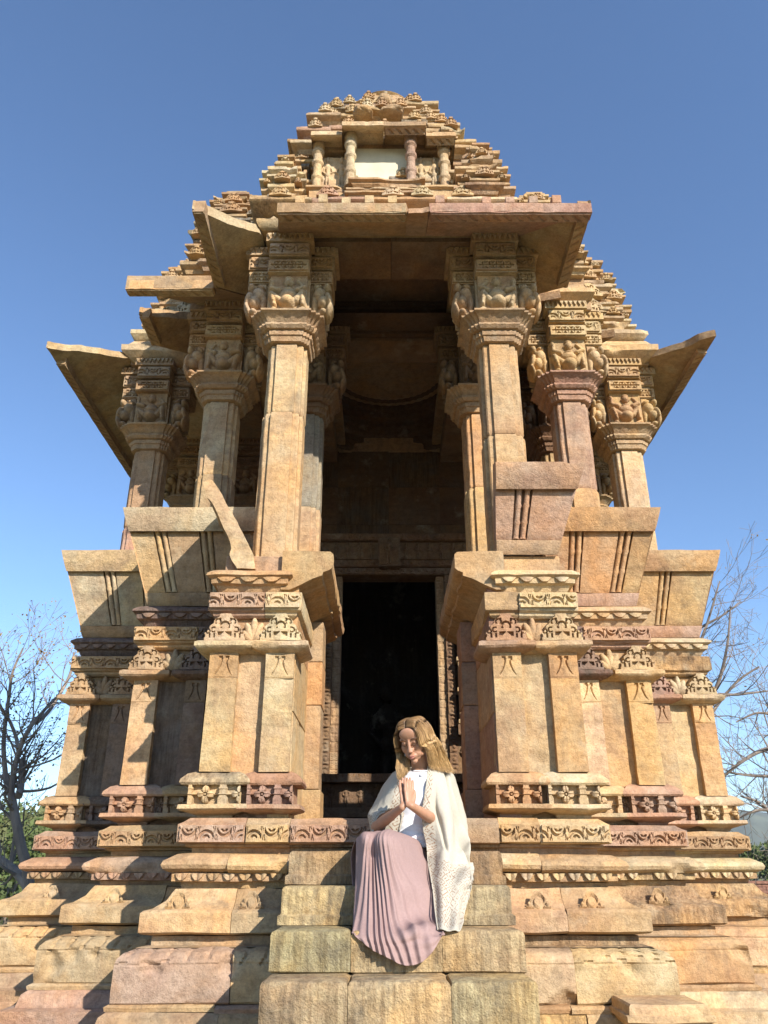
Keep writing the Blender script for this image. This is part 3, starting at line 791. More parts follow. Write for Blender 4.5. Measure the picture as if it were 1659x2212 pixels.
# ------------------------------------------------------------------ sloping seat backs
def seatback(sgn, k, xi, xo, yf, z0, cols, pairs, z1=2.72, e=.23, inner_sq=True):
    p = part('seat_back'); h = z1-z0; col = vary(cols[0])
    def pt_(x, z, d=0., m=True):
        f = (z-z0)/h
        return (sgn*(x+(e*f*(x-xi)/(xo-xi) if m else 0)), yf-e*f-d*1, z-d*.36)
    def slab(nm, za, zb, d0, d1, c, xa=None, xb=None, nz=6):
        xa = xi if xa is None else xa; xb = xo if xb is None else xb
        nx = max(2, int((xb-xa)/.035)); sd = nseed(); rings = []
        for i in range(nz+1):
            z = za+(zb-za)*i/nz; r = []
            dd = d1-(.008 if i in (0, nz) else 0)
            for j in range(nx+1):
                q = xa+(xb-xa)*j/nx; v = pt_(q, z, dd)
                nn = float(fbm(q*8, z*8, sd, sd, 3))*.004+.03*max(0, float(vnoise(q*9+sd, z*9, sd))-.62)*(i in (0, nz))
                r.append((v[0], v[1]+nn, v[2]-nn*(i == nz)))
            for j in range(nx, -1, -1):
                q = xa+(xb-xa)*j/nx; v = pt_(q, z, d0); r.append(v)
            rings.append(np.array(r))
        V, F = ringmesh(rings)
        if sgn < 0: F = [f[::-1] for f in F]
        return newobj(nm, V, F, p, 'stone', vary(c, .03), ang=32)
    zb = z0+.10; zt = z1-.19
    slab('seat_plinth', z0, zb, -.12, .012, cols[1], nz=3)
    slab('panel_backing', zb, zt, -.12, -.045, cols[0], nz=6)
    ed = [xi]+[q for xc in pairs for q in (xc-.050, xc+.050)]+[xo]
    for q in range(0, len(ed), 2):
        if ed[q+1]-ed[q] > .02: slab('back_panel', zb, zt, -.05, -.006, cols[0], ed[q], ed[q+1], nz=14)
    slab('top_rail', zt, z1, -.12, .035, cols[2], nz=4)
    # mitre joint strip at the corner
    for xc in pairs:
        for dx in (-.023, .023):
            n = 18; rings = []
            for i in range(n+1):
                f = i/n; z = zb+(zt-zb)*f; rr = .019+.006*(abs((f*3) % 1-.0) < .09 or abs((f*3) % 1-1) < .09)
                c = pt_(xc+dx, z, -.025)
                rings.append(np.array([(c[0]+rr*math.cos(t)*1., c[1]-.008-rr*max(-.3, math.sin(t)), c[2]) for t in [q*math.pi/4 for q in range(8)]]))
            V, F = ringmesh(rings); newobj('colonnette', V, F, p, 'stone', col, ang=60)
    # back side return along the depth
    return p
seatback(1, 0, .745, 1.185, 5.27, 2.06, [PNK, TAN, PNK], [.90], z1=2.70, e=.21)
for sg in (-1, 1):
    c2 = [BUF, TAN, CRM] if sg < 0 else [ORG, PNK, ORG]; c3 = [CRM, TAN, CRM] if sg < 0 else [OCH, PNK, OCH]
    seatback(sg, 1, 1.26 if sg > 0 else 1.0, 1.98, 6.12, 1.945, c2, [1.47, 1.80] if sg > 0 else [1.45, 1.77])
    seatback(sg, 2, 2.02, 2.84, 7.07, 1.945, c3, [2.22, 2.52] if sg < 0 else [2.47])
    # side runs, turning back along the hall
    for (x, ya, yb_) in ((2.84, 7.07, 9.4), (1.98, 6.12, 7.0)):
        p = part('seat_back')
        V = [(sg*x, ya, 1.945), (sg*x, yb_, 1.945), (sg*(x-.1), yb_, 1.945), (sg*(x-.1), ya+.1, 1.945)]
        V += [(sg*(x+.23), ya-.23, 2.72), (sg*(x+.23), yb_, 2.72), (sg*(x+.10), yb_, 2.72), (sg*(x+.10), ya-.12, 2.72)]
        F = [[0, 1, 2, 3], [4, 7, 6, 5], [0, 4, 5, 1], [1, 5, 6, 2], [2, 6, 7, 3], [3, 7, 4, 0]]
        if sg < 0: F = [f[::-1] for f in F]
        newobj('back_panel', V, F, p, 'stone', vary(OCH), smooth=False)
# ------------------------------------------------------------------ eaves
def eave_slab(p, pts, xw, yw, sgn, col, th=.10, side=None, z_in=5.10, k=.47, jag=()):
    """one sloping stone; pts outline in plan, slope runs down away from the wall line (front: yw, side: xw)"""
    sd = nseed(); out = []
    P = [np.array(q, float) for q in pts]
    for i in range(len(P)):
        a, b_ = P[i], P[(i+1) % len(P)]; L = np.hypot(*(b_-a)); m = max(1, int(L/.05)); nrm = np.array([b_[1]-a[1], a[0]-b_[0]])/max(L, 1e-6)
        am = .035 if i in jag else .004
        for j in range(m):
            q = a+(b_-a)*j/m; w_ = math.sin(math.pi*j/m)
            out.append(q+nrm*am*float(fbm(q[0]*7, q[1]*7, sd, sd, 3))*(1 if j else 0))
    out = np.array(out)
    d = (yw-out[:, 1]) if side is None else (np.abs(out[:, 0])-xw)
    zb = z_in-k*np.clip(d, -.1, 9)
    # round up the outer corner a little, as the carved corners are
    zt = zb+th
    n = len(out)
    nzz = fbm(out[:, 0]*5, out[:, 1]*5, sd, sd, 2)*.006
    ins = np.array([.012*np.sign(out.mean(0)-q) for q in out])
    rings = [np.stack([out[:, 0], out[:, 1], zb+nzz], 1), np.stack([out[:, 0], out[:, 1], zt-.012+nzz], 1), np.stack([out[:, 0]+ins[:, 0], out[:, 1]+ins[:, 1], zt+nzz], 1)]
    V, F = ringmesh(rings)
    ar = np.sum(out[:, 0]*np.roll(out[:, 1], -1)-out[:, 1]*np.roll(out[:, 0], -1))
    if ar < 0: F = [f[::-1] for f in F]
    return newobj('eave_slab', V, F, p, 'stone', vary(col), ang=30)
def eave_lip(p, a, b_, zc, outv, col, rope=True):
    """thickened lower rim of an eave stone with its cable carving below"""
    a = np.array(a, float); b_ = np.array(b_, float); L = np.hypot(*(b_-a)); t_ = (b_-a)/L; o = np.array(outv, float)
    prof = [(0, -.012), (.0, .085), (-.02, .10), (-.10, .105), (-.10, -.0+.035), (-.09, -.012)]; sd = nseed(); rings = []
    n = max(2, int(L/.03))
    for i in range(n+1):
        q = a+t_*L*i/n; j = float(fbm(q[0]*8, q[1]*8, sd, sd, 3))*.008; r = []
        for e, z in prof: r.append((q[0]+o[0]*(e+j), q[1]+o[1]*(e+j), zc+z+j*.6))
        rings.append(np.array(r))
    V, F = ringmesh(rings)
    if np.cross(np.append(t_, 0), np.append(o, 0))[2] < 0: F = [f[::-1] for f in F]
    newobj('eave_rim', V, F, p, 'stone', vary(col), ang=30)
    relief('rope_carving', p, (a[0]-o[0]*.012+t_[0]*.01, a[1]-o[1]*.012+t_[1]*.01, zc-.022), (t_[0], t_[1], 0), (0, 0, -1), L-.02, .085, f_rope(L, .085, .016), .006, .012, col, up=(-o[0], -o[1], 0))
def knobs(p, a, b_, zc, n, col):
    a = np.array(a, float); b_ = np.array(b_, float)
    for i in range(n):
        q = a+(b_-a)*(i+.5)/n
        if rng.random() < .12: continue
        hh = rng.uniform(.07, .10)
        box('rim_knob', p, q[0]-.036, q[0]+.036, q[1], q[1]+.07, zc, zc+hh, col, .006, .02, .03)
def ez(d): return 5.10-.47*d
e1, e2, e3 = part('eave'), part('eave'), part('eave')
XI, YI = [1.14, 2.0, 2.88], [5.32, 6.22, 7.15]     # wall lines
XO, YO = [1.62, 2.44, 3.36], [4.78, 5.72, 6.62]
# porch eave
eave_slab(e1, [(-.93, YO[0]), (.115, YO[0]), (.14, 4.95), (.11, YI[0]), (-.98, YI[0])], 0, YI[0], 1, TAN, jag=(2, 4))
eave_slab(e1, [(.135, YO[0]+.04), (.30, YO[0]), (.30, YI[0]), (.12, YI[0])], 0, YI[0], 1, PNK, jag=(0,), th=.06)
eave_slab(e1, [(.305, YO[0]), (XO[0], YO[0]), (XI[0], YI[0]), (.305, YI[0])], 0, YI[0], 1, PNK)
eave_lip(e1, (-.93, YO[0]), (.115, YO[0]), ez(YI[0]-YO[0]), (0, -1), TAN); eave_lip(e1, (.31, YO[0]), (XO[0], YO[0]), ez(YI[0]-YO[0]), (0, -1), PNK)
knobs(e1, (-.85, YO[0]+.03), (.10, YO[0]+.03), ez(.54)+.125, 5, BUF); knobs(e1, (.3, YO[0]+.03), (1.45, YO[0]+.03), ez(.54)+.125, 6, PNK)
for sg in (-1, 1):
    x0, x1 = sg*XO[0], sg*XI[0]
    eave_slab(e1, [(x0, YO[0]), (x0, YO[1]+.0), (x1, YI[1]-.02), (x1, YI[0])], XI[0], 0, 1, BUF if sg < 0 else TAN, side=1, k=.47, jag=(3,) if sg < 0 else ())
    eave_lip(e1, (x0, YO[0]+.02), (x0, YO[1]), ez(XO[0]-XI[0])-.0, (sg, 0), TAN)
    # second offset
    if sg < 0:
        eave_slab(e2, [(sg*XO[1], YO[1]), (sg*XO[0]-.01, YO[1]), (sg*(XI[0]+.02), YI[1]), (sg*XI[1], YI[1])], 0, YI[1], 1, TAN, th=.15)
        eave_lip(e2, (sg*XO[1], YO[1]), (sg*XO[0]-.01, YO[1]), ez(YI[1]-YO[1]), (0, -1), OCH)
        eave_slab(e2, [(sg*XO[1], YO[1]+.42), (sg*XO[1], YO[2]), (sg*XI[1], YI[2]), (sg*XI[1], YI[1]+.25)], XI[1], 0, 1, OCH, side=1, jag=(3,))
        eave_lip(e2, (sg*XO[1], YO[1]+.45), (sg*XO[1], YO[2]), ez(XO[1]-XI[1]), (sg, 0), OCH)
    else:
        eave_slab(e2, [(XO[0]+.02, YI[1]-.18), (XI[1]-.35, YI[1]-.12), (XI[1]-.3, YI[1]+.1), (XI[0]+.1, YI[1]+.1)], 0, YI[1], 1, TAN, jag=(0, 1))
        eave_slab(e2, [(XI[1]+.12, YI[1]+.5), (XI[1]+.30, YO[2]-.05), (XI[1], YI[2]), (XI[1]-.06, YI[1]+.5)], XI[1], 0, 1, TAN, side=1, jag=(0, 3))
    # third offset: only the side stones survive
    xo = 3.52 if sg < 0 else XO[2]
    eave_slab(e3, [(sg*xo, YO[2]), (sg*xo, 9.55), (sg*XI[2], 9.3), (sg*(XI[2]-.02), YI[2])], XI[2], 0, 1, BUF if sg < 0 else TAN, side=1, th=.085, jag=(3,), k=.20 if sg > 0 else .37)
    eave_lip(e3, (sg*(xo-.01), YO[2]+.25), (sg*(xo-.01), 9.5), 5.10-(.20 if sg > 0 else .37)*(xo-XI[2])-.02, (sg, 0), TAN)
# beams on the capitals and the ceilings they carry
bm = part('beams')
def beam(x0, x1, y0, y1, z0=5.067, z1=5.26, c=TAN, nm='beam'): return box(nm, bm, x0, x1, y0, y1, z0, z1, c, .003, .1, .01)
beam(-1.1, 0, 5.36, 5.84, c=SHD); beam(.002, 1.12, 5.36, 5.84, c=SHD)
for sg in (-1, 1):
    beam(sg*1.1, sg*.70, 5.845, 9.5, c=SHD); beam(sg*1.105, sg*2.0, 6.28, 6.74); beam(sg*1.99, sg*1.55, 6.745, 9.5, c=SHD); beam(sg*2.005, sg*2.86, 7.22, 7.68); beam(sg*2.86, sg*2.4, 7.685, 9.5)
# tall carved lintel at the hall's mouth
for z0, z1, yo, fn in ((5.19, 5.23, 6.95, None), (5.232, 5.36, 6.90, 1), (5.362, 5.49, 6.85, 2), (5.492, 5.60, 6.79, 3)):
    box('lintel_stone', bm, -.70, .70, yo, 7.36, z0, z1, [SHD, DRK, DRK, DRK][fn or 0], .003, .06, .02)
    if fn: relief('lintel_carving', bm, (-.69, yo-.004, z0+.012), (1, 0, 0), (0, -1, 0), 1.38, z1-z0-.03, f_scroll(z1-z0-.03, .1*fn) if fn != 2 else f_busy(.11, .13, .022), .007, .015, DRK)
box('ceiling_slab', bm, -.72, .72, 5.84, 7.05, 5.60, 5.7, SHD, .004, .1, .01)
box('wall_stone', bm, -.70, .70, 5.84, 5.9, 5.262, 5.6, SHD, .003, .1, 0)
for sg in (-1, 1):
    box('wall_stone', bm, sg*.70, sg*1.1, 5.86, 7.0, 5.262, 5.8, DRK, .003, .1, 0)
    box('ceiling_slab', bm, sg*1.09, sg*1.98, 6.72, 9.5, 5.262, 5.34, SHD, .003, .2, 0); box('ceiling_slab', bm, sg*1.985, sg*2.84, 7.66, 9.5, 5.262, 5.34, SHD, .003, .2, 0)
    box('ceiling_slab', bm, sg*1.11, sg*1.98, 6.25, 6.72, 5.262, 5.33, SHD, .003, .2, 0)
# corbelled dome of the hall
dm = part('dome'); R_ = [(1.42, 5.28)]
for i in range(7):
    r_ = 1.42-.19*i; z_ = 5.28+.165*i; R_ += [(r_, z_+.07), (r_-.10, z_+.085), (r_-.105, z_+.035), (r_-.15, z_+.06), (r_-.155, z_+.15), (r_-.19, z_+.165)]
R_ += [(.02, 6.5)]
na = 96; rings = []
for r, z in R_:
    a = np.arange(na)*2*math.pi/na; rr = r*(1-.02*np.abs(np.sin(a*24))*(r < 1.4)); rings.append(np.stack([rr*np.cos(a), 8.45+rr*np.sin(a), np.full(na, z)], 1))
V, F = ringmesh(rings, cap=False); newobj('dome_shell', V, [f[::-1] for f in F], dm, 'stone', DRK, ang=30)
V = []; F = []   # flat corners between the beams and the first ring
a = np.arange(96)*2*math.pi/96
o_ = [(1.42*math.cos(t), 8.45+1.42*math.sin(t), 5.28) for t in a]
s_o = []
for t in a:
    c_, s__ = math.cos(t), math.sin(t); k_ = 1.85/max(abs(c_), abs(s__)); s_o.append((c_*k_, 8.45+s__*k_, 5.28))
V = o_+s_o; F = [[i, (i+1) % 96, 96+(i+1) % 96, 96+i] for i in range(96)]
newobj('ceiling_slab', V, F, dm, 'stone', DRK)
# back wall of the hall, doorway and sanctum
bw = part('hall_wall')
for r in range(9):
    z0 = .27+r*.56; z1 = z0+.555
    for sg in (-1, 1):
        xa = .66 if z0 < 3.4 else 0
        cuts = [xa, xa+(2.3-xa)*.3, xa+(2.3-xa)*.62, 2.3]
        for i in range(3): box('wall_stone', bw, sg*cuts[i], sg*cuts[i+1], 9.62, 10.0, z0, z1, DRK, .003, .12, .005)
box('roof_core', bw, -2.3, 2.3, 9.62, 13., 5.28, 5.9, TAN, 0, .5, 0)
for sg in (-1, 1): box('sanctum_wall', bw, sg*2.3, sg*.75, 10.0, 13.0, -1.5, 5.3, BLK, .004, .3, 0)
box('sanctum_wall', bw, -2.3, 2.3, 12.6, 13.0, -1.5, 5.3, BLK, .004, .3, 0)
df = part('doorway')
def strip(nm, x0, x1, z0, z1, y, c, fn, res=.009, th=.10):
    box(nm, df, x0, x1, y, y+th+.1, z0, z1, c, .002, .08, 0)
    relief(nm.replace('stone', 'carving'), df, (min(x0, x1)+.004, y-.006, z0+.004), (1, 0, 0), (0, -1, 0), abs(x1-x0)-.008, z1-z0-.008, fn, res, .02, c)
for sg in (-1, 1):
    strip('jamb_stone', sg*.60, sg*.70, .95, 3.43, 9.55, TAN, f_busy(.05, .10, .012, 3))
    strip('jamb_stone', sg*.702, sg*.80, .95, 3.43, 9.50, SHD, f_busy(.098, .14, .02, 7))
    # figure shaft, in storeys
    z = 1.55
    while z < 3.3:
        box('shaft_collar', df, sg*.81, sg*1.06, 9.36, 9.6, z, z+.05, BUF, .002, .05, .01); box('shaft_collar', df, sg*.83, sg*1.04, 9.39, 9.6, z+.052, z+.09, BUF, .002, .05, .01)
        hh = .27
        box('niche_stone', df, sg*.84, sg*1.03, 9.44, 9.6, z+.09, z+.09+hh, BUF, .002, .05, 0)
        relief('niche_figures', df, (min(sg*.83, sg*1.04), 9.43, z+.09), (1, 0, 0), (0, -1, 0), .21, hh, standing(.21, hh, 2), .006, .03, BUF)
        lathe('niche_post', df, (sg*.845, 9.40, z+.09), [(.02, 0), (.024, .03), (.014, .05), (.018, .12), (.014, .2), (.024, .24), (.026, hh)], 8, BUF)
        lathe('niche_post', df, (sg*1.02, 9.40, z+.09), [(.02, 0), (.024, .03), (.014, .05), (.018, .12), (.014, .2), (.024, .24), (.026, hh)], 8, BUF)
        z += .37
    strip('jamb_stone', sg*1.07, sg*1.22, .95, 3.7, 9.52, SHD, f_busy(.12, .2, .025, 9))
    box('niche_base', df, sg*.80, sg*1.22, 9.34, 9.6, 1.42, 1.54, SHD, .01, .04, .06)
    relief('guardian_figures', df, (min(sg*.80, sg*1.22), 9.5, .95), (1, 0, 0), (0, -1, 0), .42, .5, standing(.42, .5, 2, 1.5), .009, .1, SHD)
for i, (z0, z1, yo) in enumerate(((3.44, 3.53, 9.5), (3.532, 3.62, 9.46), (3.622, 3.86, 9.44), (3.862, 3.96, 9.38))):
    strip('lintel_stone', -1.06, 1.06, z0, z1, yo, SHD, f_busy(.1, max(.08, z1-z0), .02, i) if i != 2 else standing(2.1, .23, 14), .009, .2)
box('lintel_block', df, -.14, .14, 9.34, 9.5, 3.50, 3.9, SHD, .004, .04, .03)
relief('lintel_figure', df, (-.12, 9.335, 3.52), (1, 0, 0), (0, -1, 0), .24, .36, standing(.24, .36, 1), .008, .03, SHD)
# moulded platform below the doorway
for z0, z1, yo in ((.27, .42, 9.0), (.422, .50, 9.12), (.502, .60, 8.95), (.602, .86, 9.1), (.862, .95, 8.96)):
    box('platform_stone', df, -1.2, 1.2, yo, 9.6, z0, z1, SHD, .004, .06, .02)
relief('platform_frieze', df, (-1.2, 9.095, .605), (1, 0, 0), (0, -1, 0), 2.4, .25, standing(2.4, .25, 15, 1.6), .009, .02, SHD)
relief('platform_frieze', df, (-1.2, 8.955, .865), (1, 0, 0), (0, -1, 0), 2.4, .08, f_petals(2.4, .08, 40, .02), .009, .02, SHD)
# ------------------------------------------------------------------ roofs
RX = -.085
rf = part('roof')
def tier(z, h, xw, y0, y1, c0=None, gaps=.1, n=None, jit=.06, xc=RX, parent=None, motif=.12, out=.055, sd_=None):
    """one storey of the stepped roof: separate eave-edged stones laid over a recessed course"""
    pr = parent or rf
    box('roof_core', pr, xc-xw+.06, xc+xw-.06, y0+.07, y1, z-.06, z+h*.5, TAN, .002, .1, 0)
    n = n or max(2, int(round(2*xw/.33)))
    cuts = sorted([xc-xw]+[xc-xw+2*xw*(i+rng.uniform(-.22, .22))/n for i in range(1, n)]+[xc+xw])
    for i, (a, b_) in enumerate(zip(cuts[:-1], cuts[1:])):
        fwd = rng.uniform(-jit, jit)*1.2+(.06 if (i+.5)/n > .3 and (i+.5)/n < .7 else 0); dz = rng.uniform(-.006, .006)
        aa = a+(rng.uniform(-.01, jit*1.5) if i == 0 else 0); bb = b_-(rng.uniform(-.01, jit*1.5) if i == n-1 else 0)
        c = rng.choice([BUF, OCH, TAN, BUF, PNK, CRM, BUF, GRY, OCH])
        course('roof_stone', pr, aa, bb, y0-fwd, y1, [(-.06, z+dz), (-.03, z+h*.30+dz), (.0, z+h*.36+dz), (out*.6, z+h*.44+dz), (out*.7, z+h*.50+dz), (out*.66, z+h*.72+dz), (.0, z+h*.86+dz), (-.03, z+h*.99+dz)],
               c, i == 0, i == n-1, .022, .010, .11, gap=.004)
        if rng.random() < motif and b_-a > .14:
            W = min(.15, (b_-a)*.8); H_ = .10
            relief('arch_motif', pr, ((aa+bb)/2-W/2, y0-fwd-out*.66, z+h*.7), (1, 0, 0), (0, -1, 0), W, H_, f_pedi(W, H_), .007, .05, rng.choice([CRM, OCH, BUF]), cut=-.5)
# cornice slab on the porch, with diamond frieze below
box('roof_core', rf, RX-1.0, RX+1.0, 5.34, 5.84, 5.262, 5.42, TAN, .003, .1, 0)
for a, b_, c in ((-1.10, -.62, BUF), (-.62, -.15, PNK), (-.15, .58, OCH), (.58, 1.13, CRM)):
    course('cornice_stone', rf, RX+a, RX+b_, 5.26, 5.85, [(-.05, 5.33), (-.02, 5.345), (.06, 5.385), (.075, 5.40), (.07, 5.43), (.05, 5.44), (-.05, 5.47)], c, a < -1, b_ > 1.1, .025, .006, .05)
relief('petal_frieze', rf, (RX-1.02, 5.30, 5.22), (1, 0, 0), (0, -1, 0), 2.06, .10, lambda s, t: -.03*(np.abs(((s/.11) % 1)-.5)*2 > 1-np.abs(t/.1-.5)*2*.9), .008, .03, BUF)
course('cornice_stone', rf, RX-1.08, RX+1.10, 5.24, 5.4, [(-.03, 5.12), (.0, 5.14), (.02, 5.18), (.02, 5.21), (-.04, 5.225)], TAN, True, True, .03, .005, .03)
for dx, c in ((-.48, PNK), (.1, CRM), (.72, BUF), (-.9, OCH), (.36, BUF)):
    W = .20; relief('arch_motif', rf, (RX+dx-W/2, 5.19, 5.44), (1, 0, 0), (0, -1, 0), W, .10, f_pedi(W, .10), .005, .08, c, cut=-.5)
# the pyramid
zt = [5.45]
while zt[-1] < 7.80: zt.append(zt[-1]+rng.choice([.09, .11, .13, .16]))
zt = list(zip(zt, [b_-a for a, b_ in zip(zt[:-1], zt[1:])]+[.12]))
def wid(z):
    pts = [(5.4, 1.14), (5.9, 1.02), (6.4, .92), (6.95, .76), (7.35, .58), (7.65, .38), (7.85, .2)]
    for (a, wa), (b_, wb) in zip(pts[:-1], pts[1:]):
        if z <= b_: return wa+(wb-wa)*(z-a)/(b_-a)
    return .15
YC = 6.42
for z, dz_ in zt:
    w_ = wid(z+.07); nf = YC-w_
    if z < 6.2: nf += .10
    tier(z, dz_, w_, nf, (5.86 if z < 5.8 else 7.3) if z < 7 else YC+w_, motif=.6 if z > 6.5 else .3, out=.05)
lathe('crown_disc', rf, (RX+.02, YC, 7.90), [(.18, 0), (.30, .03), (.34, .07), (.30, .11), (.2, .14), (.02, .18)], 28, OCH)
for i in range(7):
    an = i*.9; bx = RX-.12+.11*(i % 4)+rng.uniform(-.03, .03)
    zz_ = 7.60+.09*(i % 3); box('roof_stone', rf, bx-.09, bx+.10, YC-.46+.05*(i % 3), YC-.1, zz_, zz_+.1, rng.choice([OCH, BUF, TAN]), .012, .03, .08)
# niche in the front of the pyramid
nc = part('roof_niche'); NY = 5.40
for (a, b_, y, z0, z1, c) in ((-.30, .37, 5.22, 5.45, 5.51, TAN), (-.29, .36, 5.24, 5.512, 5.57, BUF), (-.27, .36, 5.19, 5.572, 5.64, TAN), (-.66, -.32, 5.30, 5.50, 5.66, OCH), (.38, .68, 5.30, 5.50, 5.66, BUF)):
    course('niche_sill', nc, RX+a, RX+b_, y, 6.0, [(-.02, z0), (.0, z0+.02), (.0, z1-.03), (.03, z1-.02), (.03, z1), (-.02, z1+.006)], c, True, True, .03, .006, .05)
box('niche_back', nc, RX-.66, RX+.66, 5.50, 6.1, 5.7, 6.30, BUF, .003, .06, 0)
o = box('plaster_panel', nc, RX-.255, RX+.255, 5.38, 5.6, 5.64, 6.25, CRM, .003, .08, 0, mat='plaster'); o['label'] = 'plain pale infill panel'
box('plaster_panel', nc, RX+.60, RX+.82, 5.56, 5.8, 5.72, 6.15, CRM, .003, .08, 0, mat='plaster'); box('plaster_panel', nc, RX-.82, RX-.66, 5.56, 5.8, 5.72, 5.95, CRM, .003, .08, 0, mat='plaster')
cp_ = [(.050, 0), (.050, .05), (.042, .06), (.042, .13), (.054, .15), (.054, .18), (.04, .20), (.04, .30), (.055, .32), (.055, .345), (.042, .36), (.042, .42), (.058, .44), (.06, .47), (.045, .49), (.062, .52), (.062, .56)]
for dx, y, zb, sc, c in ((-.60, 5.33, 5.66, 1.10, CRM), (-.29, 5.25, 5.64, 1.16, CRM), (.27, 5.25, 5.65, 1.14, PNK), (.585, 5.33, 5.66, 1.10, BUF)):
    lathe('niche_column', nc, (RX+dx, y+.03, zb), [(r_*1.0, z_*sc) for r_, z_ in cp_], 14, c)
for dx in (-.445, .43):
    relief('couple_figures', nc, (RX+dx-.125, 5.41, 5.70), (1, 0, 0), (0, -1, 0), .25, .46, standing(.25, .46, 2, 1.3), .005, .10, CRM)
def ncorn(a, b_, y, z, c, rp):
    course('niche_cornice', nc, RX+a, RX+b_, y, 6.2, [(-.26, z-.02), (-.16, z-.02), (-.02, z-.10), (.0, z-.095), (.0, z-.045), (-.02, z-.03), (-.2, z+.02)], c, False, False, .025, .005, .04)
    if rp: relief('rope_carving', nc, (RX+a+.01, y+.015, z-.098), (1, 0, 0), (0, -.5, -.87), b_-a-.02, .07, f_rope(b_-a, .07, .014), .006, .01, c, up=(0, .87, -.5))
ncorn(-.66, -.37, 5.20, 6.31, BUF, False); ncorn(.41, .69, 5.20, 6.30, BUF, True); ncorn(-.37, .02, 5.12, 6.34, CRM, False); ncorn(.022, .41, 5.12, 6.34, TAN, True)
box('niche_lintel', nc, RX-.66, RX+.67, 5.40, 6.0, 6.24, 6.33, OCH, .003, .06, 0)
# miniature towers on the corners
def turret(x, y, z, w_, n, cols, pale=False, hh=.11, pw=1.8):
    p = part('corner_turret')
    hs = [rng.uniform(.6, 1.5) for _ in range(n)]; k_ = n*hh/sum(hs); zc = z
    for i in range(n):
        h = hs[i]*k_; f = (zc-z)/(n*hh); ww = w_*(1-f**pw*.72)*rng.uniform(.93, 1.04)
        if i % 3 == 1: ww *= .86
        for sec_ in (0, 1):
            w2 = ww*(1 if sec_ == 0 else rng.uniform(.48, .62)); yy = y-ww-(.05 if sec_ else 0); dx = rng.uniform(-.012, .012)
            course('turret_stone', p, x-w2+dx, x+w2+dx, yy, y+ww, [(-.035, zc), (-.02, zc+h*.35), (.0, zc+h*.42), (.022, zc+h*.55), (.024, zc+h*.8), (-.02, zc+h*.99)], cols[min(len(cols)-1, int(f*len(cols)))] if not (sec_ and pale and i < 3) else CRM, True, True, .025, .007, .09)
        if i % 3 == 2 and w_ > .2:
            W = ww*.8; relief('arch_motif', p, (x-W/2, y-ww-.075, zc), (1, 0, 0), (0, -1, 0), W, W*.5, f_pedi(W, W*.5), .006, .08, cols[i % len(cols)], cut=-.5)
            for g in (-1, 1):
                W = ww*.42; relief('arch_motif', p, (x+g*ww*.72-W/2, y-ww-.03, zc), (1, 0, 0), (0, -1, 0), W, W*.6, f_pedi(W, W*.6), .006, .06, cols[(i+1) % len(cols)], cut=-.5)
        zc += h
    W = w_*1.15; H_ = W*.62
    relief('arch_motif', p, (x-W/2, y-w_*.66, z+n*hh*.62), (1, 0, 0), (0, -1, 0), W, H_, f_pedi(W, H_), .006, .16, cols[-1], cut=-.5)
    lathe('turret_cap', p, (x, y, z+n*hh-.01), [(w_*.35, 0), (w_*.42, .02), (w_*.36, .05), (.02, .085)], 16, cols[-1])
    return p
turret(RX-.90, 5.50, 5.46, .22, 6, [BUF, CRM, OCH, OCH], True); turret(RX+.92, 5.46, 5.46, .25, 7, [TAN, BUF, TAN, TAN])
# roofs of the second and third offsets
for sg in (-1, 1):
    box('roof_core', rf, sg*.6, sg*1.95, 6.24, 9.5, 5.34, 5.44, TAN, .003, .2, 0)
    course('cornice_stone', rf, sg*1.0, sg*2.0, 6.18, 9.4, [(-.1, 5.12), (-.05, 5.15), (.02, 5.19), (.02, 5.24), (-.05, 5.30), (-.08, 5.42)], BUF, sg < 0, sg > 0, .03, .006, .05)
    turret(sg*1.62+RX*.5, 6.55, 5.42, .40, 14, [TAN, GRY, TAN, TAN] if sg < 0 else [BUF, TAN, BUF, BUF], False, .094, 2.6)
    turret(sg*1.13, 6.3, 5.42, .24, 5, [TAN, OCH])
    for i in range(4): tier(5.42+i*.13, .13, .55-.05*i, 6.9+.05*i, 8.0, xc=sg*(1.55-.05*i), n=2)
    course('cornice_stone', rf, sg*2.0, sg*2.9, 7.1, 9.4, [(-.12, 5.06), (-.05, 5.10), (.03, 5.16), (.035, 5.23), (-.02, 5.27), (-.06, 5.34)], BUF, sg < 0, sg > 0, .03, .006, .05)
    course('cornice_stone', rf, sg*1.98, sg*2.86, 7.14, 9.4, [(-.08, 5.34), (-.02, 5.38), (.02, 5.42), (.02, 5.47), (-.05, 5.50)], CRM, sg < 0, sg > 0, .03, .006, .05)
    turret(sg*2.28, 7.70, 5.48, .46, 13, [CRM, BUF, CRM, OCH, BUF], False, .104, 3.2)
    turret(sg*2.52, 7.42, 5.48, .24, 5, [CRM, BUF, OCH], True, .11)
# main hall roof behind the porch pyramid
for i in range(9): tier(5.9+i*.16, .16, 1.75-.16*i, 7.75+.15*i, 10.5, n=5, motif=0)
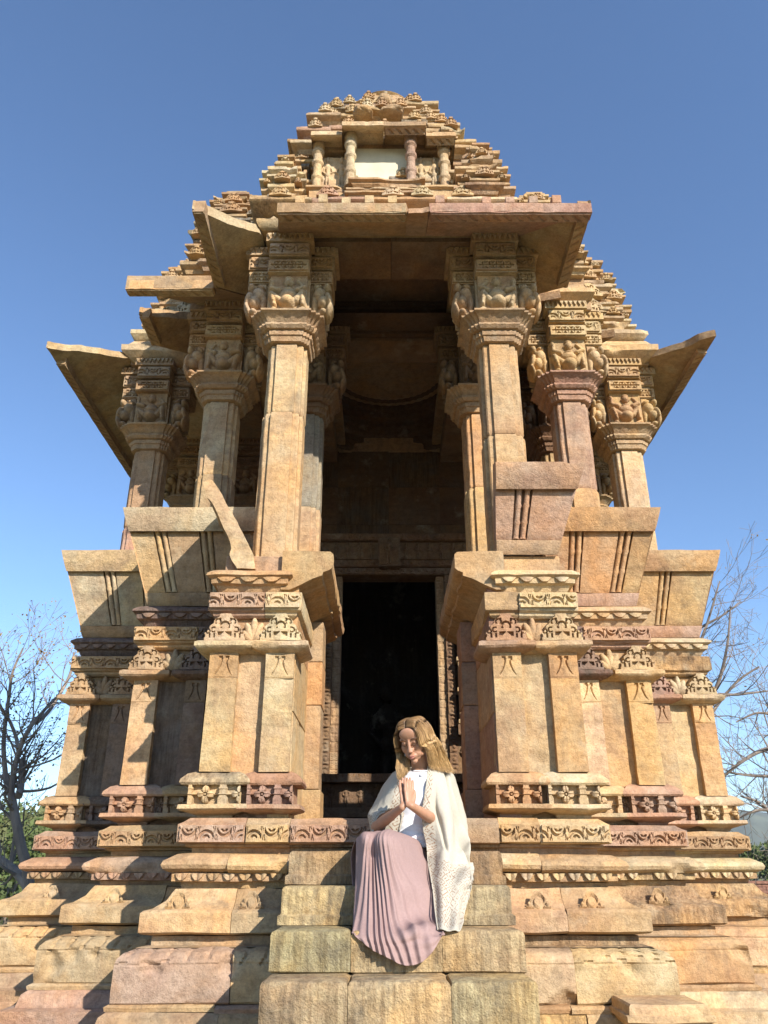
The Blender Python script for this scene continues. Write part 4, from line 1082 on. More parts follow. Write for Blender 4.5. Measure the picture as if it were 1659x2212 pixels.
# broken curved stone leaning on the front left pier; it lies loose
# ------------------------------------------------------------------ staircase
ST = empty('stone_staircase', (XA, 0, GZ)); tag(ST, 'weathered sandstone steps rising to the temple doorway, lichen stained', 'steps')
def sbox(nm, x0, x1, y0, y1, z0, z1, col, lip=False, **k):
    pr = [(-.012, z0), (0, z0+.008), (0, z1-.02), (-.006, z1-.006), (-.02, z1)]
    if lip: pr = [(-.012, z0), (.012, z0+.004), (.012, z0+.045), (-.004, z0+.055), (-.004, z1-.02), (-.01, z1-.006), (-.02, z1)]
    o = course(nm, ST, x0, x1, y0, y1, [(e, z-GZ) for e, z in pr], col, True, True, .03, .004, .025, mat='stone_worn', **k)
    return o
CS = (.46, .36, .215); CS2 = (.42, .33, .19)
heights = [(.60, 4.81, 5.25, -.079, .095, [-.60, .60], False), (.60, 4.535, 4.82, -.263, -.079, [-.6, -.02, .6], True), (.60, 4.20, 4.545, -.440, -.263, [-.6, -.22, .21, .6], False),
           (.60, 3.93, 4.21, -.67, -.440, [-.6, -.22, .225, .6], False), (.60, 3.62, 3.94, -.9, -.67, [-.6, .05, .6], False), (.60, 3.3, 3.63, -1.17, -.9, [-.6, -.1, .6], False), (.6, 2.98, 3.31, -1.46, -1.17, [-.6, .2, .6], False)]
for hw, y0, y1, z0, z1, cuts, lip in heights:
    p = empty('step', (0, 0, 0), ST)
    for a, b_ in zip(cuts[:-1], cuts[1:]):
        o = sbox('step_stone', a+.001, b_-.001, y0+rng.uniform(-.003, .003), y1, z0, z1, vary(rng.choice([CS, CS2]), .1), lip or z1 > 0); o.parent = p
    if y0 < 4.81:
        o = sbox('step_core', -.58, .58, y1, 5.2, z0, z1-.01, CS); o.parent = p
# ------------------------------------------------------------------ loose stones
# broken curved bracket stone leaning on the front left pier
p = empty('seat_back', (0, 0, 0), T)
pts = [(441, 1040), (456, 1036), (470, 1052), (492, 1092), (512, 1128), (530, 1162), (545, 1195), (552, 1228)]
ptl = [(439, 1042), (444, 1060), (447, 1074), (462, 1090), (480, 1132), (498, 1178), (496, 1202), (512, 1228)]
off = Vector((XA, 0, 0))
a_ = [at(u, v, 5.27)-off for u, v in pts]; b_ = [at(u, v, 5.25)-off for u, v in ptl]
def curveN(P, n):
    P = [Vector(p) for p in P]; out = []
    m = len(P)-1
    for i in range(n+1):
        f = i/n*m; k = min(m-1, int(f)); t = f-k
        p0, p1, p2, p3 = P[max(0, k-1)], P[k], P[k+1], P[min(m, k+2)]
        out.append(.5*((2*p1)+(-p0+p2)*t+(2*p0-5*p1+4*p2-p3)*t*t+(-p0+3*p1-3*p2+p3)*t**3))
    return out
A = curveN(a_, 40); B = curveN(b_, 40); rings = []
for i in range(41):
    q0, q1 = A[i], B[i]; r = []
    for s in (0, .25, .5, .75, 1): r.append(q1.lerp(q0, s)+Vector((0, -.006*math.sin(s*3.1), 0)))
    for j in range(1, 12): r.append(q0+Vector((0, .75*j/11, 0)))
    for j in range(11, 0, -1): r.append(q1+Vector((0, .75*j/11, 0)))
    r = [v_+Vector((.007*float(vnoise(v_.x*15, v_.z*15, v_.y*9)), .010*float(vnoise(v_.x*22, v_.z*22, 9.)), .004*float(vnoise(v_.x*25, v_.z*25, v_.y*9)))) for v_ in r]
    rings.append(np.array([tuple(v_) for v_ in r]))
V, F = ringmesh(rings); F = [f[::-1] for f in F]
o = newobj('back_panel', V, F, p, 'stone', BUF, ang=35); o['label'] = 'curved outline of a broken seat back standing on the left front pier'
# loose moulding block at the foot of the right side
fr = at(1448, 2205, 4.62)
def prism_stone(nm, x0, x1, y0, y1, z0, prof, col, lab, tilt=0):
    o = course(nm, None, x0, x1, y0, y1, prof, col, True, True, .02, .005, .03); o.location = (0, 0, z0); o.rotation_euler = (0, tilt, 0); tag(o, lab, 'stone'); return o
x0, x1 = at(1362, 2200, 4.62).x, at(1535, 2200, 4.62).x
zt_ = at(1400, 2168, 4.66).z
prism_stone('fallen_moulding', x0, x1, 4.62, 4.95, zt_-.11, [(-.01, 0), (.0, .01), (.005, .03), (.02, .035), (.02, .06), (.005, .065), (.0, .10), (-.01, .11)], BUF, 'grooved moulding fragment lying loose at the foot of the right side')
def rock(nm, c, r, sd, col, lab):
    bm_ = __import__('bmesh').new(); __import__('bmesh').ops.create_icosphere(bm_, subdivisions=4, radius=1)
    V = np.array([v.co[:] for v in bm_.verts]); F = [[v.index for v in f.verts] for f in bm_.faces]; bm_.free()
    V = np.sign(V)*np.abs(V)**.7
    d = 1+.22*fbm(V[:, 0]*1.6+sd, V[:, 1]*1.6, V[:, 2]*1.6, sd, 4); V = V*d[:, None]*np.array(r)
    o = newobj(nm, V, F, None, 'stone', col, ang=30); o.location = c; tag(o, lab, 'rock'); return o
rock('broken_rock', tuple(at(784, 247, 5.50)), (.095, .10, .048), 3, OCH, 'rounded orange broken rock above the left half of the roof niche')
rock('broken_rock', tuple(at(846, 247, 5.50)), (.12, .10, .042), 8, BUF, 'wide flat broken rock above the right half of the roof niche')
rock('broken_rock', tuple(at(832, 222, 5.70)), (.07, .08, .07), 12, TAN, 'upright broken rock at the top centre of the roof')
# dark standing idol in the sanctum
V = []
L = standing(.8, 1.7, 1)
I_ = empty('idol', (XA, 11.4, .27)); tag(I_, 'dark stone figure standing in the black sanctum doorway', 'statue')
relief('statue_body', I_, (-.4, 0, .5), (1, 0, 0), (0, -1, 0), .8, 1.7, standing(.8, 1.7, 1), .02, .15, BLK, cut=.001)
o = course('statue_plinth', I_, -.5, .5, -.1, .5, [(0, 0), (.03, .04), (.03, .1), (-.03, .15), (-.03, .4), (.02, .45), (.02, .5)], BLK, True, True)
# ------------------------------------------------------------------ trees and background
def tube(pts, rad, n=6):
    pts = [Vector(p) for p in pts]; rings = []
    for i, p in enumerate(pts):
        d = (pts[min(i+1, len(pts)-1)]-pts[max(i-1, 0)]).normalized()
        s = d.orthogonal().normalized(); u_ = d.cross(s)
        rings.append(np.array([tuple(p+rad[i]*(math.cos(a)*s+math.sin(a)*u_)) for a in [k*2*math.pi/n for k in range(n)]]))
    return ringmesh(rings)
class MB:
    def __init__(s): s.V = []; s.F = []; s.n = 0
    def add(s, V, F): s.V.append(np.array(V)); s.F += [[i+s.n for i in f] for f in F]; s.n += len(V)
    def build(s, name, parent, mat, **k): return newobj(name, np.concatenate(s.V), s.F, parent, mat, **k)
def branch(mb, tips, p, d, L, r, depth, R, curl=.25, upb=.15):
    n = 7; pts = [p]; rad = [r]; q = p.copy(); dd = d.normalized()
    for i in range(n):
        dd = (dd+Vector((R.gauss(0, curl), R.gauss(0, curl), R.gauss(0, curl)+upb))*.35).normalized()
        q = q+dd*L/n; pts.append(q.copy()); rad.append(max(.003, r*(1-.72*(i+1)/n)))
        if depth > 0 and i >= 1:
            for _ in range(R.choice([0, 1, 1]) if depth > 1 else R.choice([0, 0, 1])):
                sd_ = Vector((R.gauss(0, 1), R.gauss(0, 1), R.gauss(.15, .7))).normalized()
                branch(mb, tips, q.copy(), (dd*.75+sd_*.75), L*R.uniform(.38, .62), rad[-1]*.62, depth-1, R, curl, upb*.7)
    mb.add(*tube(pts, rad, 5 if r > .02 else 4))
    tips.append((pts[-1], dd)); tips.append((pts[-3], dd))
def leaves(mb, p, d, n, R, size):
    for _ in range(n):
        c = p+Vector((R.gauss(0, 1), R.gauss(0, 1), R.gauss(-.3, 1)))*size*1.8
        a = Vector((R.gauss(0, 1), R.gauss(0, 1), R.gauss(-.6, .8))).normalized(); b_ = a.orthogonal().normalized()
        L = size*R.uniform(.7, 1.5); W = L*.34
        mb.add([tuple(c), tuple(c+a*L*.5+b_*W), tuple(c+a*L), tuple(c+a*L*.5-b_*W)], [[0, 1, 2, 3]])
def tree(loc, limbs, lab, R, depth=2, leafn=0, leafprob=0., lsize=.05):
    t_ = empty('bare_tree', loc); tag(t_, lab, 'tree')
    L0 = Vector(loc); tips = []
    for i, (P, r0, r1) in enumerate(limbs):
        mb = MB(); C_ = curveN(P, 22); rad = [r0+(r1-r0)*j/22 for j in range(23)]
        mb.add(*tube([c-L0 for c in C_], rad, 9))
        mb.build('trunk' if i == 0 else 'limb', t_, 'bark')
        tw = MB()
        for j in range(5 if i else 12, 23, 2):
            d = (C_[j]-C_[j-1]).normalized()
            for _ in range(R.choice([1, 1, 2])):
                sd_ = Vector((R.gauss(0, 1), R.gauss(0, .8), R.gauss(.2, .8))).normalized()
                branch(tw, tips, C_[j]-L0, d*.6+sd_, R.uniform(.5, 1.15)*(1 if i else .8), rad[j]*.45, depth, R)
        if tw.V: tw.build('twigs', t_, 'bark', smooth=False)
    if leafn:
        lm = MB()
        for p, d in tips:
            if R.random() < leafprob: leaves(lm, p, d, leafn, R, lsize)
        lm.build('leaves', t_, 'leaf_dry', smooth=False)
    return t_
R = random.Random(21); Y = 13.
Pl = lambda *q: [at(u, v, Y+dy) for u, v, dy in q]
base_ = at(66, 1930, Y); base_.z = GZ
tree(tuple(base_), [([base_, *Pl((62, 1915, 0), (46, 1830, 0), (32, 1760, 0), (24, 1715, .1), (10, 1672, .2))], .095, .05),
                    (Pl((24, 1715, .1), (36, 1640, .2), (60, 1580, .1), (95, 1535, .3), (128, 1500, .6)), .05, .02),
                    (Pl((12, 1675, .2), (8, 1600, .2), (20, 1500, .3), (28, 1450, .2), (50, 1400, .1)), .042, .014),
                    (Pl((40, 1625, .2), (34, 1590, .3), (14, 1545, .2), (-20, 1500, .0)), .035, .018),
                    (Pl((60, 1915, 0), (30, 1880, .2), (-10, 1850, .5), (-60, 1830, .5)), .075, .045),
                    (Pl((40, 1720, 0), (46, 1690, .2), (47, 1640, .3)), .06, .045),
                    (Pl((80, 1560, .2), (110, 1530, .8), (150, 1460, 1.5), (160, 1410, 2.)), .04, .02)],
     'bare grey tree with a few yellow leaves at the left edge', R, 2, 4, .16, .045)
Y = 15.
b2 = at(1500, 1900, Y+1); b2.z = GZ
tree(tuple(b2), [([b2, *Pl((1490, 1800, 1), (1480, 1700, 1), (1490, 1620, .5))], .14, .09),
                 (Pl((1480, 1650, 1), (1535, 1545, .5), (1590, 1475, .3), (1640, 1440, .2)), .045, .015),
                 (Pl((1480, 1600, 1), (1545, 1490, .5), (1570, 1400, .3), (1578, 1310, .2)), .05, .012),
                 (Pl((1480, 1640, 1), (1500, 1440, .5), (1530, 1340, .3), (1555, 1255, .2)), .05, .012),
                 (Pl((1490, 1600, 1), (1530, 1510, .5), (1600, 1500, .3), (1680, 1490, .2)), .045, .012),
                 (Pl((1480, 1450, 1), (1500, 1370, .5), (1560, 1330, .3), (1600, 1300, .2)), .04, .01)],
     'bare twiggy tree rising behind the right side of the temple', R, 2, 3, .02, .05)
b3 = at(1800, 1900, Y); b3.z = GZ
tree(tuple(b3), [([b3, *Pl((1790, 1800, 0), (1770, 1700, 0), (1720, 1610, 0))], .16, .10),
                 (Pl((1730, 1620, 0), (1659, 1618, 0), (1610, 1640, 0), (1556, 1683, .2)), .05, .022),
                 (Pl((1770, 1700, 0), (1700, 1680, 0), (1620, 1675, .2), (1570, 1668, .4)), .045, .015),
                 (Pl((1790, 1800, 0), (1700, 1760, .2), (1640, 1750, .3), (1590, 1770, .4)), .05, .015),
                 (Pl((1780, 1850, 0), (1690, 1800, .2), (1650, 1740, .3), (1600, 1720, .4)), .05, .015),
                 (Pl((1740, 1640, 0), (1690, 1560, .2), (1640, 1540, .3), (1590, 1560, .4)), .045, .012)],
     'bare tree reaching in over the right edge with drooping branches', R, 2)
def bush(loc, r, n, R, lab, mat='leaf_green', name='bush', cat='bush', size=.12):
    t_ = empty(name, loc); tag(t_, lab, cat); mb = MB()
    cl = [(Vector((R.gauss(0, .5)*r[0], R.gauss(0, .5)*r[1], abs(R.gauss(.5, .32))*r[2])), R.uniform(.18, .4)) for _ in range(26)]
    for _ in range(n):
        c, q = R.choice(cl); d = Vector((R.gauss(0, 1), R.gauss(0, 1), R.gauss(0, .8))).normalized()*q*min(r)*R.uniform(.6, 1.05)
        a = Vector((R.gauss(0, 1), R.gauss(0, 1), R.gauss(0, 1))).normalized(); b_ = a.orthogonal().normalized(); L = size*R.uniform(.6, 1.3); W = L*.4; c = c+d
        mb.add([tuple(c), tuple(c+a*L*.5+b_*W), tuple(c+a*L), tuple(c+a*L*.5-b_*W)], [[0, 1, 2, 3]])
    mb.build('foliage', t_, mat, smooth=False)
    tb = MB()
    for c, q in cl[:10]: tb.add(*tube([Vector((0, 0, 0)), c*.5+Vector((R.gauss(0, .1), 0, .1)), c], [.05, .03, .01], 5))
    tb.build('stems', t_, 'bark'); return t_
def on(u, Y): p = at(u, 1900, Y); return (p.x, Y, GZ)
bush(on(20, 24), (2.2, 1.6, 2.2), 5200, R, 'dense green bush behind the trunk of the left tree')
bush(on(120, 27), (2.6, 1.8, 2.6), 5200, R, 'green shrub beside the left corner of the temple basement', 'leaf_olive')
bush(on(60, 36), (4.5, 2.5, 3.4), 7000, R, 'far rounded olive tree beyond the left bushes', 'leaf_olive', 'far_tree', 'tree', .22)
bush(on(-40, 40), (4.5, 2.5, 3.6), 5000, R, 'far dark green tree cut by the left edge', 'leaf_green', 'far_tree', 'tree', .22)
bush(on(1640, 60), (6, 3, 4.2), 6000, R, 'distant dark tree over the brick wall at the right', 'leaf_green', 'far_tree', 'tree', .3)
bush(on(1560, 70), (6, 3, 3.8), 5000, R, 'distant olive tree behind the right corner of the basement', 'leaf_olive', 'far_tree', 'tree', .3)
# dry grass at the left
gm = MB()
for _ in range(9000):
    x = R.uniform(-14, -6.5); y = R.uniform(12, 24); h_ = R.uniform(.08, .35); a = R.uniform(0, 6.28)
    gm.add([(x, y, GZ), (x+.02*math.cos(a), y+.02*math.sin(a), GZ), (x+R.gauss(0, .06), y+R.gauss(0, .06), GZ+h_)], [[0, 1, 2]])
tag(gm.build('grass', None, 'leaf_olive', smooth=False), kind='stuff')
# brick wall far right with low iron railing
wl = empty('brick_wall', at(1640, 1900, 24)); wl.location.z = GZ; tag(wl, 'low dark red brick wall beyond the right corner of the temple', 'wall')
nb = 0; bme = None
for r in range(14):
    for i in range(18):
        if bme is None:
            o = newobj('brick', [(x, y, z) for z in (0, .07) for y in (0, .1) for x in (0, .21)], [[0, 2, 3, 1], [4, 5, 7, 6], [0, 1, 5, 4], [2, 6, 7, 3], [0, 4, 6, 2], [1, 3, 7, 5]], wl, 'brick', smooth=False); bme = o.data
        else:
            o = bpy.data.objects.new('brick', bme); S.collection.objects.link(o); o.parent = wl
        o.location = (-1.6+i*.22+(.11 if r % 2 else 0), R.uniform(-.006, .006), r*.078)
o = newobj('wall_core', [(x, y, z) for z in (0, 1.09) for y in (.02, .3) for x in (-1.6, 2.4)], [[0, 2, 3, 1], [4, 5, 7, 6], [0, 1, 5, 4], [2, 6, 7, 3], [0, 4, 6, 2], [1, 3, 7, 5]], wl, 'brick', smooth=False)
o = newobj('coping', [(x, y, z) for z in (1.092, 1.16) for y in (-.04, .34) for x in (-1.65, 2.45)], [[0, 2, 3, 1], [4, 5, 7, 6], [0, 1, 5, 4], [2, 6, 7, 3], [0, 4, 6, 2], [1, 3, 7, 5]], wl, 'brick', smooth=False)
rl = empty('railing', at(1610, 1915, 20)); rl.location.z = GZ; tag(rl, 'thin dark iron railing in front of the brick wall', 'railing')
for i in range(16): lathe('bar', rl, (-.8+i*.13, 0, 0), [(.008, 0), (.008, .8)], 5, mat='iron', col=TAN)
newobj('rail', [(x, y, z) for z in (.76, .79) for y in (-.012, .012) for x in (-.85, 1.3)], [[0, 2, 3, 1], [4, 5, 7, 6], [0, 1, 5, 4], [2, 6, 7, 3], [0, 4, 6, 2], [1, 3, 7, 5]], rl, 'iron', smooth=False)
# ------------------------------------------------------------------ the woman
W0 = Vector((.09, 4.95, .095))
PR = empty('person', W0); tag(PR, 'barefaced woman sitting on the steps, palms together, in mauve skirt and cream shawl', 'person')
def wz(x, y, Y): return at(696.8+x/3.077, 1493+y/3.077, Y)-W0
def capsule(bm_pts, a, b_, r0, r1, sq=None):
    bm_pts.append((Vector(a), Vector(b_), r0, r1, sq))
import bmesh
def ball(V, F, c, r, rot=None, seg=20):
    n = sum(len(v) for v in V); th_ = np.linspace(0, math.pi, seg//2+1); ph = np.arange(seg)*2*math.pi/seg
    rows = np.stack([np.outer(np.sin(th_), np.cos(ph)), np.outer(np.sin(th_), np.sin(ph)), np.outer(np.cos(th_), np.ones(seg))], -1)*np.array(r)
    P = rows.reshape(-1, 3)
    if rot is not None: P = P @ np.array(rot).T
    P = P+np.array(c)
    V.append(P)
    for i in range(seg//2):
        for j in range(seg):
            F.append([n+i*seg+j, n+(i+1)*seg+j, n+(i+1)*seg+(j+1) % seg, n+i*seg+(j+1) % seg])
def limb(V, F, pts, seg=16, k=None):
    """chain of balls along joints [(point, radius)...]"""
    for (a, ra), (b_, rb) in zip(pts[:-1], pts[1:]):
        a = Vector(a); b_ = Vector(b_); L = (b_-a).length; m = max(2, int(L/(min(ra, rb)*.35)))
        for i in range(m+1):
            f = i/m; r = ra+(rb-ra)*f; ball(V, F, a.lerp(b_, f), (r, r, r), None, seg)
def fuse(name, V, F, mat, vox, smooth=3, parent=PR):
    me = bpy.data.meshes.new('tmp'); me.from_pydata(np.concatenate(V).tolist(), [], F); me.update()
    o = bpy.data.objects.new('tmp', me); S.collection.objects.link(o)
    m_ = o.modifiers.new('r', 'REMESH'); m_.mode = 'VOXEL'; m_.voxel_size = vox
    if smooth:
        s_ = o.modifiers.new('s', 'SMOOTH'); s_.iterations = smooth; s_.factor = .5
    dg = bpy.context.evaluated_depsgraph_get(); ev = o.evaluated_get(dg)
    nm = bpy.data.meshes.new_from_object(ev); nm.name = name
    bpy.data.objects.remove(o); bpy.data.meshes.remove(me)
    nm.materials.clear(); nm.materials.append(MAT[mat]); nm.polygons.foreach_set('use_smooth', [True]*len(nm.polygons))
    q = bpy.data.objects.new(name, nm); S.collection.objects.link(q); q.parent = parent; return q
# head frame: face looks down and towards the picture's left
HC = wz(604, 318, 4.76)
HR = (Euler((0, 0, math.radians(-20))).to_matrix() @ Euler((math.radians(27), 0, 0)).to_matrix() @ Euler((0, math.radians(-6), 0)).to_matrix())
HS = 1.06
def hd(x, y, z): return HC+HR @ (Vector((x, y, z))*HS)
V, F = [], []
def hb(c, r, seg=22, tilt=None):
    R_ = HR if tilt is None else HR @ Euler(tilt).to_matrix()
    ball(V, F, hd(*c), [q*HS for q in r], R_, seg)
hb((0, .022, .032), (.065, .084, .070), 32); hb((0, -.018, .02), (.062, .068, .072), 28)
hb((0, -.022, -.035), (.056, .060, .065), 26); hb((0, -.042, -.072), (.038, .042, .034), 24); hb((0, -.070, -.098), (.019, .016, .014))
for g in (-1, 1):
    hb((g*.032, -.052, -.026), (.029, .029, .034)); hb((g*.022, -.056, -.058), (.026, .026, .026)); hb((g*.028, -.072, .026), (.027, .014, .010)); hb((g*.029, -.071, .006), (.0165, .0145, .0125), 18)
    hb((g*.0095, -.101, -.037), (.0068, .0075, .006), 12); hb((g*.036, -.03, -.068), (.02, .03, .02)); hb((g*.070, .0, -.01), (.01, .018, .028))
    hb((g*.011, -.092, -.030), (.010, .010, .012), 14)
hb((0, -.072, .050), (.050, .018, .036), 20)
n_ = 10
for i in range(n_):
    f = i/(n_-1); hb((0, -.081-.022*f, .022-.056*f), (.0076+.003*f, .0085+.002*f, .009), 12)
hb((0, -.106, -.035), (.0078, .0078, .0068), 14)
hb((0, -.093, -.0605), (.020, .0095, .0048), 16); hb((0, -.092, -.0705), (.018, .0095, .0055), 16); hb((0, -.082, -.066), (.028, .012, .018), 16)
# neck, torso, hips
NB = wz(648, 530, 4.87); CH = wz(640, 690, 4.90)
limb(V, F, [(hd(0, .03, -.06), .050), (NB+Vector((-.0, 0, .02)), .050), (NB+Vector((0, .02, -.03)), .065)], 20)
SL, SR_ = wz(486, 640, 4.93), wz(802, 625, 4.94)
limb(V, F, [(SL, .040), (NB+Vector((0, .02, -.035)), .05), (SR_, .040)], 18)
ball(V, F, CH, (.135, .085, .12), None, 24); ball(V, F, wz(600, 860, 4.93), (.115, .08, .12), None, 24); ball(V, F, wz(600, 1000, 4.97), (.15, .11, .09), None, 24)
# arms: shoulder, elbow, wrist
EL, ER = wz(358, 902, 4.80), wz(752, 862, 4.83); WL, WR = wz(528, 772, 4.555), wz(588, 762, 4.54)
limb(V, F, [(SL, .038), (EL.lerp(SL, .5), .033), (EL, .031)], 16); limb(V, F, [(SR_, .038), (ER.lerp(SR_, .5), .033), (ER, .031)], 16)
limb(V, F, [(EL, .031), (EL.lerp(WL, .35), .031), (WL, .020)], 16); limb(V, F, [(ER, .031), (ER.lerp(WR, .35), .031), (WR, .020)], 16)
# thighs, shins and feet beneath the skirt
for (kx, ky, kY, fx) in ((290, 1085, 4.54, 300), (440, 1080, 4.50, 430)):
    K = wz(kx, ky, kY); Ft = wz(fx, 1540, 4.40); limb(V, F, [(wz(600, 1065, 4.99), .06), (K, .045)], 16); limb(V, F, [(K, .045), (Ft, .03)], 16); limb(V, F, [(Ft, .028), (Ft+Vector((0, -.08, -.01)), .02)], 12)
# hands pressed together; fingers up, thumbs lying on the near side
TP = wz(556, 548, 4.60)
def hand(wr, side):
    up_ = (TP-(WL+WR)/2).normalized()
    tw = Vector((.80, .60, 0)); sp = (tw-up_*tw.dot(up_)).normalized()      # across the hand, little finger to thumb
    nn = up_.cross(sp)
    if nn.y > 0: nn = -nn                                                  # back of the near hand faces the viewer
    B = (WL+WR)/2+nn*(.0115*side)+Vector((.006*side, 0, 0))-up_*.004*side
    # palm
    for i in range(9):
        f = i/8; c = B+up_*(.012+.075*f); ball(V, F, c, (1, 1, 1), Matrix((sp*(.022+.016*f-.004*f*f), nn*.0115, up_*.02)).transposed(), 16)
    lens = [.066, .074, .070, .056]
    for k_ in range(4):
        off = (k_-1.5)*.0170; b0 = B+up_*.088+sp*off-up_*abs(k_-1.8)*.004
        L = lens[3-k_]; d1 = (up_+sp*(k_-1.5)*.03).normalized()
        limb(V, F, [(b0, .0092), (b0+d1*L*.42+nn*.002*side, .0086), (b0+d1*L*.72+nn*.001*side, .0078), (b0+d1*L, .0062)], 12)
    t0 = B+up_*.04+sp*.032; limb(V, F, [(B+up_*.02+sp*.014, .014), (t0, .0115), (t0+up_*.030+sp*.010, .0098), (t0+up_*.054+sp*.008, .0078)], 12)
    limb(V, F, [(wr, .020), (B+up_*.012, .019)], 14)
hand(WL, -1); hand(WR, 1)
body = fuse('body', V, F, 'skin', .0033, 2)
body['label'] = 'bare forearms, praying hands and bowed face'
# face details
def patch(nm, pts, w_, mat, lift=.0012):
    mb = MB(); P = curveN(pts, 12); n = len(P)
    rad = [max(.0004, w_*math.sin(math.pi*(i+.6)/(n+.2))) for i in range(n)]
    mb.add(*tube(P, rad, 6)); o = mb.build(nm, PR, mat); return o
for g in (-1, 1):
    patch('eyelashes', [hd(g*.013, -.0835, .0015), hd(g*.021, -.0880, -.0035), hd(g*.031, -.0865, -.0052), hd(g*.042, -.0800, -.002)], .0040, 'brow')
    patch('eyebrow', [hd(g*.012, -.0875, .021), hd(g*.024, -.0885, .0275), hd(g*.038, -.0835, .0285), hd(g*.050, -.072, .022)], .0036, 'brow')
patch('lips', [hd(-.020, -.0915, -.0645), hd(-.010, -.1005, -.0612), hd(0, -.1025, -.0622), hd(.010, -.1005, -.0612), hd(.020, -.0915, -.0645)], .0036, 'lips')
patch('lips', [hd(-.018, -.0915, -.0665), hd(-.008, -.1000, -.0705), hd(0, -.1015, -.0715), hd(.008, -.1000, -.0705), hd(.018, -.0915, -.0665)], .0046, 'lips')
lathe('earring', PR, hd(-.062, -.012, -.062), [(.0015, 0), (.005, -.006), (.006, -.02), (.001, -.03)][::-1], 8, mat='silver')
# shirt: closed rings from neckline to waist
def ringsheet(name, rings, mat, n=72, m=60, fold=None, thick=0):
    """rings: list of (center, ax vector, ay vector)"""
    C_ = curveN([r[0] for r in rings], m); Ax = curveN([r[1] for r in rings], m); Ay = curveN([r[2] for r in rings], m); out = []
    for i in range(m+1):
        a = np.arange(n)*2*math.pi/n; q = np.array(C_[i])[None]+np.outer(np.cos(a), Ax[i])+np.outer(np.sin(a), Ay[i])
        if fold is not None: q = fold(q, a, i/m, np.array(Ay[i]))
        out.append(q)
    return out
def vx(x): return Vector((x, 0, 0))
rs = [(NB+Vector((.0, -.005, .002)), vx(.062), Vector((0, .062, .02))), (NB+Vector((0, .0, -.03)), vx(.115), Vector((0, .085, .02))), (wz(640, 640, 4.895), vx(.150), Vector((0, .098, 0))), (wz(635, 720, 4.89), vx(.148), Vector((0, .108, 0))),
      (wz(620, 820, 4.91), vx(.128), Vector((0, .095, 0))), (wz(605, 910, 4.925), vx(.122), Vector((0, .095, 0))), (wz(612, 990, 4.94), vx(.135), Vector((0, .12, 0))), (wz(625, 1040, 4.95), vx(.14), Vector((0, .13, 0)))]
def shf(q, a, f, ay):
    w_ = .006*fbm(q[:, 0]*14+q[:, 2]*6, q[:, 1]*4, q[:, 2]*30, 5, 3)*(f > .12)+.004*np.sin(q[:, 2]*150+q[:, 0]*25)*sst(f*np.ones(len(a)), .55, .95)
    d = q-q.mean(0); return q+d/np.linalg.norm(d, axis=1)[:, None]*w_[:, None]
V_, F_ = ringmesh(ringsheet('t', rs, None, fold=shf), cap=False)
o = newobj('shirt', V_, F_, PR, 'tshirt', ang=180); o['label'] = 'white round necked T-shirt'
m_ = o.modifiers.new('s', 'SOLIDIFY'); m_.thickness = .004
patch('collar', [NB+Vector((.066*math.cos(t), .0-.068*math.sin(t), .004-.012*math.sin(t))) for t in np.linspace(-.2, 3.34, 9)], .0045, 'tshirt')
patch('necklace', [NB+Vector((.06*math.cos(t), -.0-.084*math.sin(t), .014-.040*math.sin(t))) for t in np.linspace(.2, 2.94, 9)], .0013, 'silver')
lathe('pendant', PR, NB+Vector((.0, -.086, -.034)), [(.002, -.008), (.010, -.006), (.012, 0), (.008, .005), (.002, .006)], 12, mat='silver')
# cloth sheets from control rows
def sheet(name, rows, mat, nu=70, nv=90, fold=None, thick=.004, band=None, uvs=1.):
    Rr = [curveN([wz(*p) for p in r], nu) for r in rows]
    cols = [curveN([r[j] for r in Rr], nv) for j in range(nu+1)]
    P = np.array([[tuple(cols[j][i]) for j in range(nu+1)] for i in range(nv+1)])
    s_, t_ = np.meshgrid(np.linspace(0, 1, nu+1), np.linspace(0, 1, nv+1))
    if fold is not None:
        du = np.gradient(P, axis=1); dv = np.gradient(P, axis=0); N_ = np.cross(du, dv); N_ /= np.linalg.norm(N_, axis=2)[..., None]+1e-9
        N_ *= np.where(N_[..., 1:2] > 0, -1, 1)
        P = P+N_*fold(s_, t_, P)[..., None]
    idx = np.arange(s_.size).reshape(s_.shape)
    Fq = np.stack([idx[:-1, :-1], idx[1:, :-1], idx[1:, 1:], idx[:-1, 1:]], -1).reshape(-1, 4)
    o = newobj(name, P.reshape(-1, 3), Fq, PR, mat, ang=180)
    me = o.data; uv = me.uv_layers.new(name='UVMap')
    U = np.stack([(s_*np.linalg.norm(np.diff(P, axis=1), axis=2).sum(1).mean()), t_*np.linalg.norm(np.diff(P, axis=0), axis=2).sum(0).mean()], -1).reshape(-1, 2)*uvs
    uv.data.foreach_set('uv', U[Fq.reshape(-1)].ravel())
    if band is not None:
        at2 = me.color_attributes.new('band', 'FLOAT_COLOR', 'POINT'); b_ = band(s_, t_).reshape(-1); at2.data.foreach_set('color', np.stack([b_, b_, b_, np.ones_like(b_)], 1).ravel())
    if thick:
        m_ = o.modifiers.new('s', 'SOLIDIFY'); m_.thickness = thick; m_.offset = -1
    return o
